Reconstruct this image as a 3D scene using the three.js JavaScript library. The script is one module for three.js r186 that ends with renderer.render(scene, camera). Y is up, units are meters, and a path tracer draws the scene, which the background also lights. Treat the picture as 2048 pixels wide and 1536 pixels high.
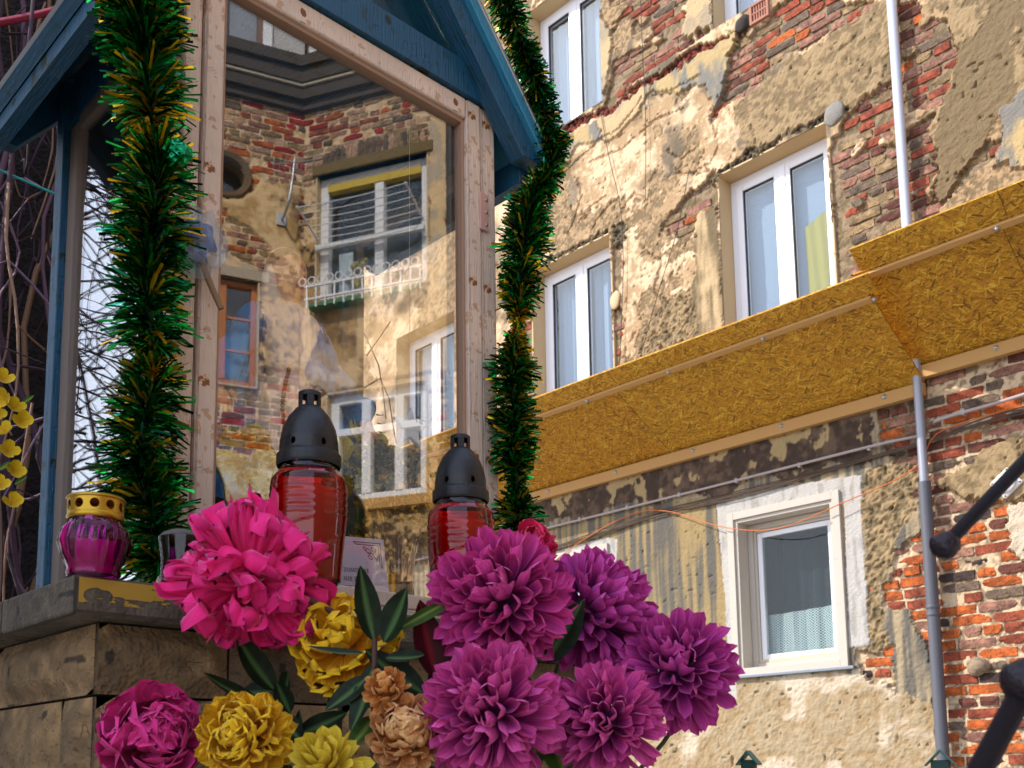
import * as THREE from 'three';
import { mergeGeometries, mergeVertices } from 'three/addons/utils/BufferGeometryUtils.js';
import { RoundedBoxGeometry } from 'three/addons/geometries/RoundedBoxGeometry.js';
import { MarchingCubes } from 'three/addons/objects/MarchingCubes.js';

// ------------------------------------------------------------------ camera, sky, sun, exposure
// x runs from the shrine towards the tenement wall, -z along that wall away from the viewer.
const scene = new THREE.Scene();
const HEAD = 45.6 * Math.PI / 180, PITCH = 7.5 * Math.PI / 180, ROLL = 0.8 * Math.PI / 180;
const camera = new THREE.PerspectiveCamera(2 * Math.atan(768 / 2050) * 180 / Math.PI, 4 / 3, 0.05, 200);
{
  const r0 = new THREE.Vector3(Math.sin(HEAD), 0, Math.cos(HEAD)), f0 = new THREE.Vector3(Math.cos(HEAD), 0, -Math.sin(HEAD)), u0 = new THREE.Vector3(0, 1, 0);
  const f = f0.clone().multiplyScalar(Math.cos(PITCH)).addScaledVector(u0, Math.sin(PITCH));
  const u1 = u0.clone().multiplyScalar(Math.cos(PITCH)).addScaledVector(f0, -Math.sin(PITCH));
  const r = r0.clone().multiplyScalar(Math.cos(ROLL)).addScaledVector(u1, -Math.sin(ROLL));
  const u = u1.clone().multiplyScalar(Math.cos(ROLL)).addScaledVector(r0, Math.sin(ROLL));
  camera.quaternion.setFromRotationMatrix(new THREE.Matrix4().makeBasis(r, u, f.negate()));
  camera.position.set(0, 1.6, 0);
  camera.setViewOffset(2048, 1536, 0, -504, 2048, 1536);   // a shifted lens keeps the verticals nearly upright
  camera.focus = 2.2; camera.userData.fStop = 11;
}
scene.add(camera);

const SUN = new THREE.Vector3(-0.577, 0.629, -0.52).normalize();
const SKY_LEVEL = 2.35, SUN_LEVEL = 5.0, EXPOSURE = 1.05;
{
  const W = 512, H = 256, data = new Float32Array(W * H * 4), d = new THREE.Vector3();
  for (let j = 0; j < H; j++) for (let i = 0; i < W; i++) {
    const el = ((j + 0.5) / H - 0.5) * Math.PI, az = ((i + 0.5) / W - 0.5) * 2 * Math.PI;
    d.set(Math.cos(az) * Math.cos(el), Math.sin(el), Math.sin(az) * Math.cos(el));
    const h = Math.pow(1 - Math.max(0, d.y), 3), c = Math.max(0, d.dot(SUN)), near = 0.35 * Math.pow(c, 5) + 0.5 * Math.pow(c, 40);
    const up = [0.36, 0.45, 0.66], low = [0.96, 0.99, 1.06], glow = [1.15, 1.1, 1.0];
    for (let k = 0; k < 3; k++) data[(j * W + i) * 4 + k] = SKY_LEVEL * (d.y > 0 ? up[k] * (1 - h) + low[k] * h + glow[k] * near : 0.16);
    data[(j * W + i) * 4 + 3] = 1;
  }
  const sky = new THREE.DataTexture(data, W, H, THREE.RGBAFormat, THREE.FloatType);
  sky.mapping = THREE.EquirectangularReflectionMapping; sky.magFilter = THREE.LinearFilter; sky.needsUpdate = true;
  scene.background = sky; scene.environment = sky;
}
const sun = new THREE.DirectionalLight(new THREE.Color().setRGB(1, 0.94, 0.85), SUN_LEVEL);
sun.position.copy(SUN).multiplyScalar(40).add(new THREE.Vector3(4, 3, -2)); sun.target.position.set(4, 3, -2);
sun.castShadow = true; sun.shadow.mapSize.set(4096, 4096); sun.shadow.radius = 1;
Object.assign(sun.shadow.camera, { left: -22, right: 22, top: 22, bottom: -22, near: 1, far: 90 });
scene.add(sun, sun.target);

const renderer = new THREE.WebGLRenderer({ antialias: true });
renderer.toneMapping = THREE.LinearToneMapping; renderer.toneMappingExposure = EXPOSURE; renderer.shadowMap.enabled = true;

// ------------------------------------------------------------------ helpers
function rng(seed) { let s = seed >>> 0; return () => { s = (s + 0x6d2b79f5) | 0; let t = Math.imul(s ^ (s >>> 15), 1 | s); t = (t + Math.imul(t ^ (t >>> 7), 61 | t)) ^ t; return ((t ^ (t >>> 14)) >>> 0) / 4294967296; }; }
const R = rng(7), rr = (a, b, q = R) => a + (b - a) * q(), pick = (a, q = R) => a[Math.floor(q() * a.length)];
const V = (x, y, z) => new THREE.Vector3(x, y, z), clamp = THREE.MathUtils.clamp, lerp = THREE.MathUtils.lerp, sstep = THREE.MathUtils.smoothstep;
const hash = (x, y) => { let h = Math.imul(x, 374761393) + Math.imul(y, 668265263); h = Math.imul(h ^ (h >>> 13), 1274126177); return ((h ^ (h >>> 16)) >>> 0) / 4294967296; };
function noise(x, y) {
  const ix = Math.floor(x), iy = Math.floor(y), fx = x - ix, fy = y - iy, u = fx * fx * (3 - 2 * fx), v = fy * fy * (3 - 2 * fy);
  const a = hash(ix, iy), b = hash(ix + 1, iy), c = hash(ix, iy + 1), d = hash(ix + 1, iy + 1);
  return (a + (b - a) * u) * (1 - v) + (c + (d - c) * u) * v;
}
function fbm(x, y, n = 4) { let s = 0, a = 0.5, t = 0; for (let i = 0; i < n; i++) { s += a * noise(x, y); t += a; a *= 0.5; x = x * 2.03 + 17.1; y = y * 2.03 + 9.7; } return s / t; }
const hex = (h) => { const c = new THREE.Color(h); return [c.r, c.g, c.b]; };
const mix3 = (a, b, t) => [a[0] + (b[0] - a[0]) * t, a[1] + (b[1] - a[1]) * t, a[2] + (b[2] - a[2]) * t];

const used = new Map();
function numbered(name) { const n = used.get(name) ?? 0; used.set(name, n + 1); return n ? name + '_' + String(n).padStart(3, '0') : name; }
function tag(o, label, category, group) { o.userData.label = label; o.userData.category = category; if (group) o.userData.group = group; return o; }
function thing(name, label, category, pos = [0, 0, 0], group) { const o = new THREE.Group(); o.name = numbered(name); o.position.set(...pos); scene.add(o); return tag(o, label, category, group); }
function mesh(name, geos, mat, parent) {
  const g = Array.isArray(geos) ? (geos.length > 1 ? mergeGeometries(geos.map((q) => (q.index ? q.toNonIndexed() : q)).map(strip)) : geos[0]) : geos;
  const m = new THREE.Mesh(g, mat); m.castShadow = m.receiveShadow = true;
  m.name = parent ? name : numbered(name); (parent ?? scene).add(m); return m;
}
function strip(g) { for (const k of Object.keys(g.attributes)) if (!['position', 'normal', 'uv', 'color'].includes(k)) g.deleteAttribute(k); return g; }
function struct(name, geos, mat) { const m = mesh(name, geos, mat); m.userData.kind = 'structure'; return m; }
const stuff = (m) => { m.userData.kind = 'stuff'; return m; };
// a box with softened edges between two corners, its uv in metres
function bx(x0, x1, y0, y1, z0, z1, r = 0.003) {
  const w = Math.abs(x1 - x0), h = Math.abs(y1 - y0), d = Math.abs(z1 - z0), g = r ? new RoundedBoxGeometry(w, h, d, 1, Math.min(r, w / 3, h / 3, d / 3)) : new THREE.BoxGeometry(w, h, d);
  metreUV(g); g.translate((x0 + x1) / 2, (y0 + y1) / 2, (z0 + z1) / 2); return g;
}
function metreUV(g) {
  const p = g.attributes.position, n = g.attributes.normal, uv = new Float32Array(p.count * 2);
  for (let i = 0; i < p.count; i++) {
    const ax = Math.abs(n.getX(i)), ay = Math.abs(n.getY(i)), az = Math.abs(n.getZ(i));
    if (ax >= ay && ax >= az) { uv[2 * i] = p.getZ(i); uv[2 * i + 1] = p.getY(i); } else if (ay >= az) { uv[2 * i] = p.getX(i); uv[2 * i + 1] = p.getZ(i); } else { uv[2 * i] = p.getX(i); uv[2 * i + 1] = p.getY(i); }
  }
  g.setAttribute('uv', new THREE.BufferAttribute(uv, 2)); return g;
}
// a bar of rectangular section from a to b; side: rough direction of its width
function bar(a, b, w, t, side = V(0, 1, 0), r = 0.003) {
  const d = b.clone().sub(a), L = d.length(); d.normalize();
  const s = side.clone().addScaledVector(d, -side.dot(d)).normalize(), n = V().crossVectors(s, d);
  const g = new RoundedBoxGeometry(w, L, t, 1, Math.min(r, w / 3, t / 3)); metreUV(g);
  return g.applyMatrix4(new THREE.Matrix4().makeBasis(s, d, V().crossVectors(s, d)).setPosition(a.clone().add(b).multiplyScalar(0.5)));
}
function tube(pts, r, seg = 24, rad = 6, closed = false) { return new THREE.TubeGeometry(new THREE.CatmullRomCurve3(pts.map((p) => (Array.isArray(p) ? V(...p) : p)), closed), seg, r, rad, closed); }
// a tube whose radius is r(t)
function taper(pts, r, seg = 24, rad = 6) {
  const c = new THREE.CatmullRomCurve3(pts.map((p) => (Array.isArray(p) ? V(...p) : p))), g = new THREE.TubeGeometry(c, seg, 1, rad, false), p = g.attributes.position, q = V();
  for (let i = 0; i <= seg; i++) { c.getPointAt(i / seg, q); const k = r(i / seg); for (let j = 0; j <= rad; j++) { const n = i * (rad + 1) + j; p.setXYZ(n, q.x + (p.getX(n) - q.x) * k, q.y + (p.getY(n) - q.y) * k, q.z + (p.getZ(n) - q.z) * k); } }
  g.computeVertexNormals(); return g;
}
function lathe(pairs, seg = 32) { return new THREE.LatheGeometry(pairs.map(([x, y]) => new THREE.Vector2(Math.max(x, 0.00001), y)), seg); }
function grid(nu, nv, fn) {   // fn(u, v) -> [x, y, z]
  const pos = [], uv = [], idx = [];
  for (let j = 0; j <= nv; j++) for (let i = 0; i <= nu; i++) { pos.push(...fn(i / nu, j / nv)); uv.push(i / nu, j / nv); }
  for (let j = 0; j < nv; j++) for (let i = 0; i < nu; i++) { const a = j * (nu + 1) + i; idx.push(a, a + 1, a + nu + 2, a, a + nu + 2, a + nu + 1); }
  const g = new THREE.BufferGeometry(); g.setAttribute('position', new THREE.Float32BufferAttribute(pos, 3)); g.setAttribute('uv', new THREE.Float32BufferAttribute(uv, 2)); g.setIndex(idx); g.computeVertexNormals(); return g;
}
function tint(g, c) { const n = g.attributes.position.count, a = new Float32Array(n * 3); for (let i = 0; i < n; i++) a.set(c, 3 * i); g.setAttribute('color', new THREE.BufferAttribute(a, 3)); return g; }

// textures -----------------------------------------------------------------------------
function dataTex(n, fn, srgb = false) {
  const d = new Uint8Array(n * n * 4);
  for (let y = 0; y < n; y++) for (let x = 0; x < n; x++) { const v = fn(x / n, y / n); for (let c = 0; c < 3; c++) d[(y * n + x) * 4 + c] = clamp(255 * (Array.isArray(v) ? v[c] : v), 0, 255); d[(y * n + x) * 4 + 3] = 255; }
  const t = new THREE.DataTexture(d, n, n); t.wrapS = t.wrapT = THREE.RepeatWrapping; t.magFilter = THREE.LinearFilter; if (srgb) t.colorSpace = THREE.SRGBColorSpace; t.needsUpdate = true; return t;
}
// noise that repeats after one tile of p cells
function tnoise(x, y, p, s = 0) { x *= p; y *= p; const ix = Math.floor(x), iy = Math.floor(y), fx = x - ix, fy = y - iy, u = fx * fx * (3 - 2 * fx), v = fy * fy * (3 - 2 * fy), m = (k) => ((k % p) + p) % p; const a = hash(m(ix) + s, m(iy)), b = hash(m(ix + 1) + s, m(iy)), c = hash(m(ix) + s, m(iy + 1)), d = hash(m(ix + 1) + s, m(iy + 1)); return (a + (b - a) * u) * (1 - v) + (c + (d - c) * u) * v; }
function tfbm(x, y, p, n = 4, s = 0) { let v = 0, a = 0.5, t = 0; for (let i = 0; i < n; i++) { v += a * tnoise(x, y, p, s + i * 57); t += a; a *= 0.5; p *= 2; } return v / t; }
const rep = (t, u, v = u) => { const c = t.clone(); c.repeat.set(u, v); c.needsUpdate = true; return c; };
const grainMap = dataTex(512, (x, y) => { const a = tfbm(x, y, 24, 4), b = tnoise(x, y, 90, 5), c = tnoise(x, y, 40, 9); return 0.55 * a + 0.35 * b + (c > 0.86 ? -0.35 : 0); });
const brickMap = dataTex(256, (x, y) => { const a = tfbm(x, y, 6, 4), b = tnoise(x, y, 48, 3), c = tfbm(x, y, 10, 3, 77); let v = 0.84 + 0.55 * (a - 0.5) + 0.25 * (b - 0.5); if (c > 0.68) v += 0.1; if (tnoise(x, y, 32, 8) > 0.9) v *= 0.5; return clamp(v, 0, 1); }, true);
const petalVeins = dataTex(256, (x, y) => clamp(0.95 + 0.14 * (noise(x * 38, y * 2.2) - 0.5) + 0.1 * (noise(x * 13 + 5, y * 1.2) - 0.5) + 0.06 * (noise(x * 60, y * 40) - 0.5), 0, 1), true);
const woodBump = dataTex(256, (x, y) => clamp(0.5 + 0.5 * (tfbm(x, y, 8, 3) - 0.5) + 0.6 * (noise(x * 60, y * 6) - 0.5), 0, 1));
const peelBump = dataTex(512, (x, y) => { const a = tfbm(x, y, 10, 5), f = tfbm(x, y, 9, 5, 31); return clamp(0.55 + 0.3 * (a - 0.5) + 0.25 * (noise(x * 140, y * 9) - 0.5) - (f > 0.78 ? 0.35 : 0), 0, 1); });
// old gloss paint: flecks worn through to rusty wood where it has flaked
const paintMap = dataTex(512, (x, y) => { const f = tfbm(x, y, 9, 5, 31), g = tfbm(x, y, 30, 3, 12), k = 0.94 + 0.12 * (tfbm(x, y, 7, 4, 3) - 0.5); return f > 0.78 ? [0.45 + 0.2 * g, 0.34 + 0.12 * g, 0.26] : f > 0.765 ? [k * 0.98, k * 0.86, k * 0.74] : g > 0.72 ? [k * 0.9, k * 0.82, k * 0.74] : [k, k, k]; }, true);
const std = (color, rough = 0.8, o = {}) => new THREE.MeshStandardMaterial({ color, roughness: rough, ...o });
const phys = (o) => new THREE.MeshPhysicalMaterial(o);

// ------------------------------------------------------------------ rendered and bare brick walls
const plasterMat = std(0xffffff, 0.95, { vertexColors: true, bumpMap: rep(grainMap, 2.2), bumpScale: 0.006 });
const BRICK = {};
for (const [k, h] of Object.entries({ orange: '#c8642a', red: '#a04c32', burgundy: '#744032', pink: '#a87662', tan: '#a38660', brown: '#75604f', dark: '#463530', soot: '#2b211d', paint: '#b8281c', pale: '#c9a183' })) BRICK[k] = std(h, 0.92, { map: brickMap, bumpMap: brickMap, bumpScale: 0.004 });
// a brick with worn corners: slightly bulging front, chipped edges; front at local +z
function brickShape(w, h, seed) {
  const q = rng(seed), nx = 4, ny = 2, D = 0.05, pos = [], uv = [], idx = [], U = q() * 5, W = q() * 5;
  const chip = [q() < 0.35 ? 0.012 : 0, q() < 0.35 ? 0.012 : 0, q() < 0.35 ? 0.012 : 0, q() < 0.35 ? 0.012 : 0];
  const put = (x, y, z) => { pos.push(x, y, z); uv.push(U + x * 3.2 + z, W + y * 3.2 + z); return pos.length / 3 - 1; };
  const rows = [];
  for (let j = 0; j <= ny; j++) { rows.push([]); for (let i = 0; i <= nx; i++) {
    const e = i === 0 || i === nx, f = j === 0 || j === ny, c = e && f ? chip[(i ? 1 : 0) + (j ? 2 : 0)] : 0;
    rows[j].push(put((i / nx - 0.5) * (w - (e ? 0.007 : 0) - c * 2) + (e ? 0 : rr(-0.006, 0.006, q)), (j / ny - 0.5) * (h - (f ? 0.006 : 0) - c) + rr(-0.0025, 0.0025, q), (e || f ? -0.003 : 0.001) - c * 0.6 + rr(-0.003, 0.003, q)));
  } }
  for (let j = 0; j < ny; j++) for (let i = 0; i < nx; i++) { const a = rows[j][i], b = rows[j][i + 1], c = rows[j + 1][i], d = rows[j + 1][i + 1]; idx.push(a, b, d, a, d, c); }
  const ring = [...rows[0], ...rows.slice(1, -1).map((r) => r[nx]), ...rows[ny].slice().reverse(), ...rows.slice(1, -1).reverse().map((r) => r[0])];
  const back = ring.map((k) => { const x = pos[3 * k], y = pos[3 * k + 1]; return put(x + Math.sign(x) * 0.003, y + Math.sign(y) * 0.003, -D); });
  for (let k = 0; k < ring.length; k++) { const n = (k + 1) % ring.length; idx.push(ring[n], ring[k], back[k], ring[n], back[k], back[n]); }
  let g = new THREE.BufferGeometry(); g.setAttribute('position', new THREE.Float32BufferAttribute(pos, 3)); g.setAttribute('uv', new THREE.Float32BufferAttribute(uv, 2)); g.setIndex(idx); g = g.toNonIndexed(); g.computeVertexNormals(); return g;
}
const STRETCHERS = Array.from({ length: 7 }, (_, i) => brickShape(0.252, 0.064, 100 + i)), HEADERS = Array.from({ length: 6 }, (_, i) => brickShape(0.12, 0.064, 200 + i));

function inside(p, x, y) { let k = false; for (let i = 0, j = p.length - 2; i < p.length; j = i, i += 2) if ((p[i + 1] > y) !== (p[j + 1] > y) && x < ((p[j] - p[i]) * (y - p[i + 1])) / (p[j + 1] - p[i + 1]) + p[i]) k = !k; return k; }
function segDist(p, x, y) { let m = 9; for (let i = 0; i + 3 < p.length; i += 2) { const ax = p[i], ay = p[i + 1], dx = p[i + 2] - ax, dy = p[i + 3] - ay, t = clamp(((x - ax) * dx + (y - ay) * dy) / (dx * dx + dy * dy), 0, 1); m = Math.min(m, Math.hypot(x - ax - t * dx, y - ay - t * dy)); } return m; }

// A wall surface in its own plane (s to the right, y up, t out of the wall): the render as one sheet of relief, the bare bricks one by one.
// kindAt(s, y) names the finish of a spot; finish[kind] = {t, rough, color(s, y)}; a finish with bricks is mortar that bricks stand in.
function wallSurface(parent, o) {
  const { origin, dir, s0, s1, y0, y1, cell, openings, kindAt, finish, brickColor, most = 300 } = o;
  const n = V().crossVectors(dir, V(0, 1, 0)), ns = Math.round((s1 - s0) / cell), ny = Math.round((y1 - y0) / cell), w = ns + 1;
  const pos = new Float32Array(w * (ny + 1) * 3), col = new Float32Array(w * (ny + 1) * 3), uv = new Float32Array(w * (ny + 1) * 2), idx = [];
  // grid lines nearest to an opening are moved onto its edge, so jambs stay straight
  const snap = (v, a, b) => { for (const p of openings) for (const e of [p[a], p[b]]) if (Math.abs(v - e) <= cell * 0.5) return e; return v; };
  const S = Array.from({ length: w }, (_, i) => snap(s0 + i * cell, 's0', 's1')), Y = Array.from({ length: ny + 1 }, (_, j) => snap(y0 + j * cell, 'y0', 'y1'));
  for (let j = 0; j <= ny; j++) for (let i = 0; i < w; i++) {
    const s = S[i], y = Y[j], k = j * w + i, a = fbm(s * 5, y * 5, 3), b = fbm(s * 22 + 50, y * 22, 3), c = noise(s * 60, y * 60 + 30);
    const f = finish[kindAt(s, y, a, b)]; let q = f.color(s, y, a, b, c);
    let t = f.t + f.rough * ((a - 0.5) * 0.7 + (b - 0.5) * 1.2 + (c - 0.5) * 0.6);
    if (f.pits) { const h = noise(s * 34 + 7, y * 34), g = noise(s * 9 + 3, y * 9 + 70); if (h > 0.83 && g > 0.45) { t -= (h - 0.83) * f.pits; } }
    if (f.coat) { const e = fbm(s * 1.25 + 5, y * 1.25 + 2, 6) + (b - 0.5) * 0.07; if (e > 0.46) t += f.coat; q = e > 0.46 ? q : f.under(s, y, a, b, c); }
    if (o.cracks) for (const cr of o.cracks) { const d = segDist(cr, s + (b - 0.5) * 0.06, y + (c - 0.5) * 0.03); if (d < 0.0085) t -= 0.016; }
    pos[3 * k] = origin.x + dir.x * s + n.x * t; pos[3 * k + 1] = y; pos[3 * k + 2] = origin.z + dir.z * s + n.z * t;
    col.set(q, 3 * k); uv[2 * k] = s; uv[2 * k + 1] = y;
  }
  for (let j = 0; j < ny; j++) { const ym = (Y[j] + Y[j + 1]) / 2; for (let i = 0; i < ns; i++) { const sm = (S[i] + S[i + 1]) / 2; if (openings.some((p) => sm > p.s0 && sm < p.s1 && ym > p.y0 && ym < p.y1 && (!p.round || Math.hypot(sm - (p.s0 + p.s1) / 2, ym - (p.y0 + p.y1) / 2) < (p.s1 - p.s0) / 2))) continue; const a = j * w + i; idx.push(a, a + 1, a + w + 1, a, a + w + 1, a + w); } }
  const g = new THREE.BufferGeometry(); g.setAttribute('position', new THREE.BufferAttribute(pos, 3)); g.setAttribute('color', new THREE.BufferAttribute(col, 3)); g.setAttribute('uv', new THREE.BufferAttribute(uv, 2)); g.setIndex(new THREE.BufferAttribute(new Uint32Array(idx), 1)); g.computeVertexNormals();
  mesh('render_coat', g, plasterMat, parent);
  // bricks
  const q = rng(o.seed ?? 5), list = [], face = new THREE.Matrix4().makeBasis(dir, V(0, 1, 0), n), at = V();
  const COURSE = 0.0775;
  const isBrick = (s, y) => { const a = fbm(s * 5, y * 5, 3), b = fbm(s * 22 + 50, y * 22, 3); return !!finish[kindAt(s, y, a, b)].bricks; };
  for (let row = 0, y = y0 + 0.04; y < y1; row++, y = y0 + 0.04 + row * COURSE) {
    let s = s0 - q() * 0.2;
    while (s < s1) {
      const head = q() < (row % 3 === 1 ? 0.65 : 0.22), L = head ? 0.12 : 0.252, m = s + L / 2;
      let hit = 0; for (const [ds, dy] of [[-0.4, -0.2], [0, 0], [0.4, 0.2], [-0.4, 0.25], [0.4, -0.25], [0.15, 0]]) if (isBrick(m + ds * L, y + dy * 0.064)) hit++;
      const blocked = openings.some((p) => m + L / 2 > p.s0 - 0.005 && m - L / 2 < p.s1 + 0.005 && y + 0.03 > p.y0 - 0.005 && y - 0.03 < p.y1 + 0.005);
      if (hit >= 2 && !blocked && m > s0 && m < s1 && q() > 0.012) list.push({ s: m + rr(-0.003, 0.003, q), y: y + rr(-0.004, 0.004, q) + 0.004 * Math.sin(m * 3), head, t: rr(0.004, 0.014, q) - (q() < 0.06 ? 0.018 : 0), roll: rr(-0.012, 0.012, q), yaw: rr(-0.02, 0.02, q), mat: brickColor(m, y, q), g: pick(head ? HEADERS : STRETCHERS, q) });
      s += L + 0.012;
    }
  }
  for (const e of list) { at.copy(origin).addScaledVector(dir, e.s).addScaledVector(n, e.t); at.y = e.y; e.far = at.distanceTo(o.seenFrom ?? camera.position); e.at = at.clone(); }
  list.sort((a, b) => a.far - b.far);
  const rest = new Map(), turn = new THREE.Matrix4();
  list.forEach((e, i) => {
    const m4 = face.clone().multiply(turn.makeRotationFromEuler(new THREE.Euler(0, e.yaw, e.roll))).setPosition(e.at);
    if (i < most) { const m = mesh('brick', e.g, e.mat, parent); m.applyMatrix4(m4); } else { if (!rest.has(e.mat)) rest.set(e.mat, []); rest.get(e.mat).push(e.g.clone().applyMatrix4(m4)); }
  });
  for (const [mat, geos] of rest) stuff(mesh('brickwork', geos, mat, parent));
  return list.length;
}
// coarse plain wall slabs around the detailed sheet
const oldWall = std('#8f7a5e', 0.95, { bumpMap: rep(grainMap, 1.3), bumpScale: 0.01, map: rep(brickMap, 0.6) });
const darkRoom = std('#8d857a', 0.95);

// ------------------------------------------------------------------ ground
const paving = std('#c4bcae', 0.95, { bumpMap: rep(grainMap, 0.7), bumpScale: 0.012, map: rep(brickMap, 0.35) });
{
  const g = new THREE.PlaneGeometry(120, 120); g.rotateX(-Math.PI / 2); metreUV(g);
  struct('ground', g, paving);
}

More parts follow.
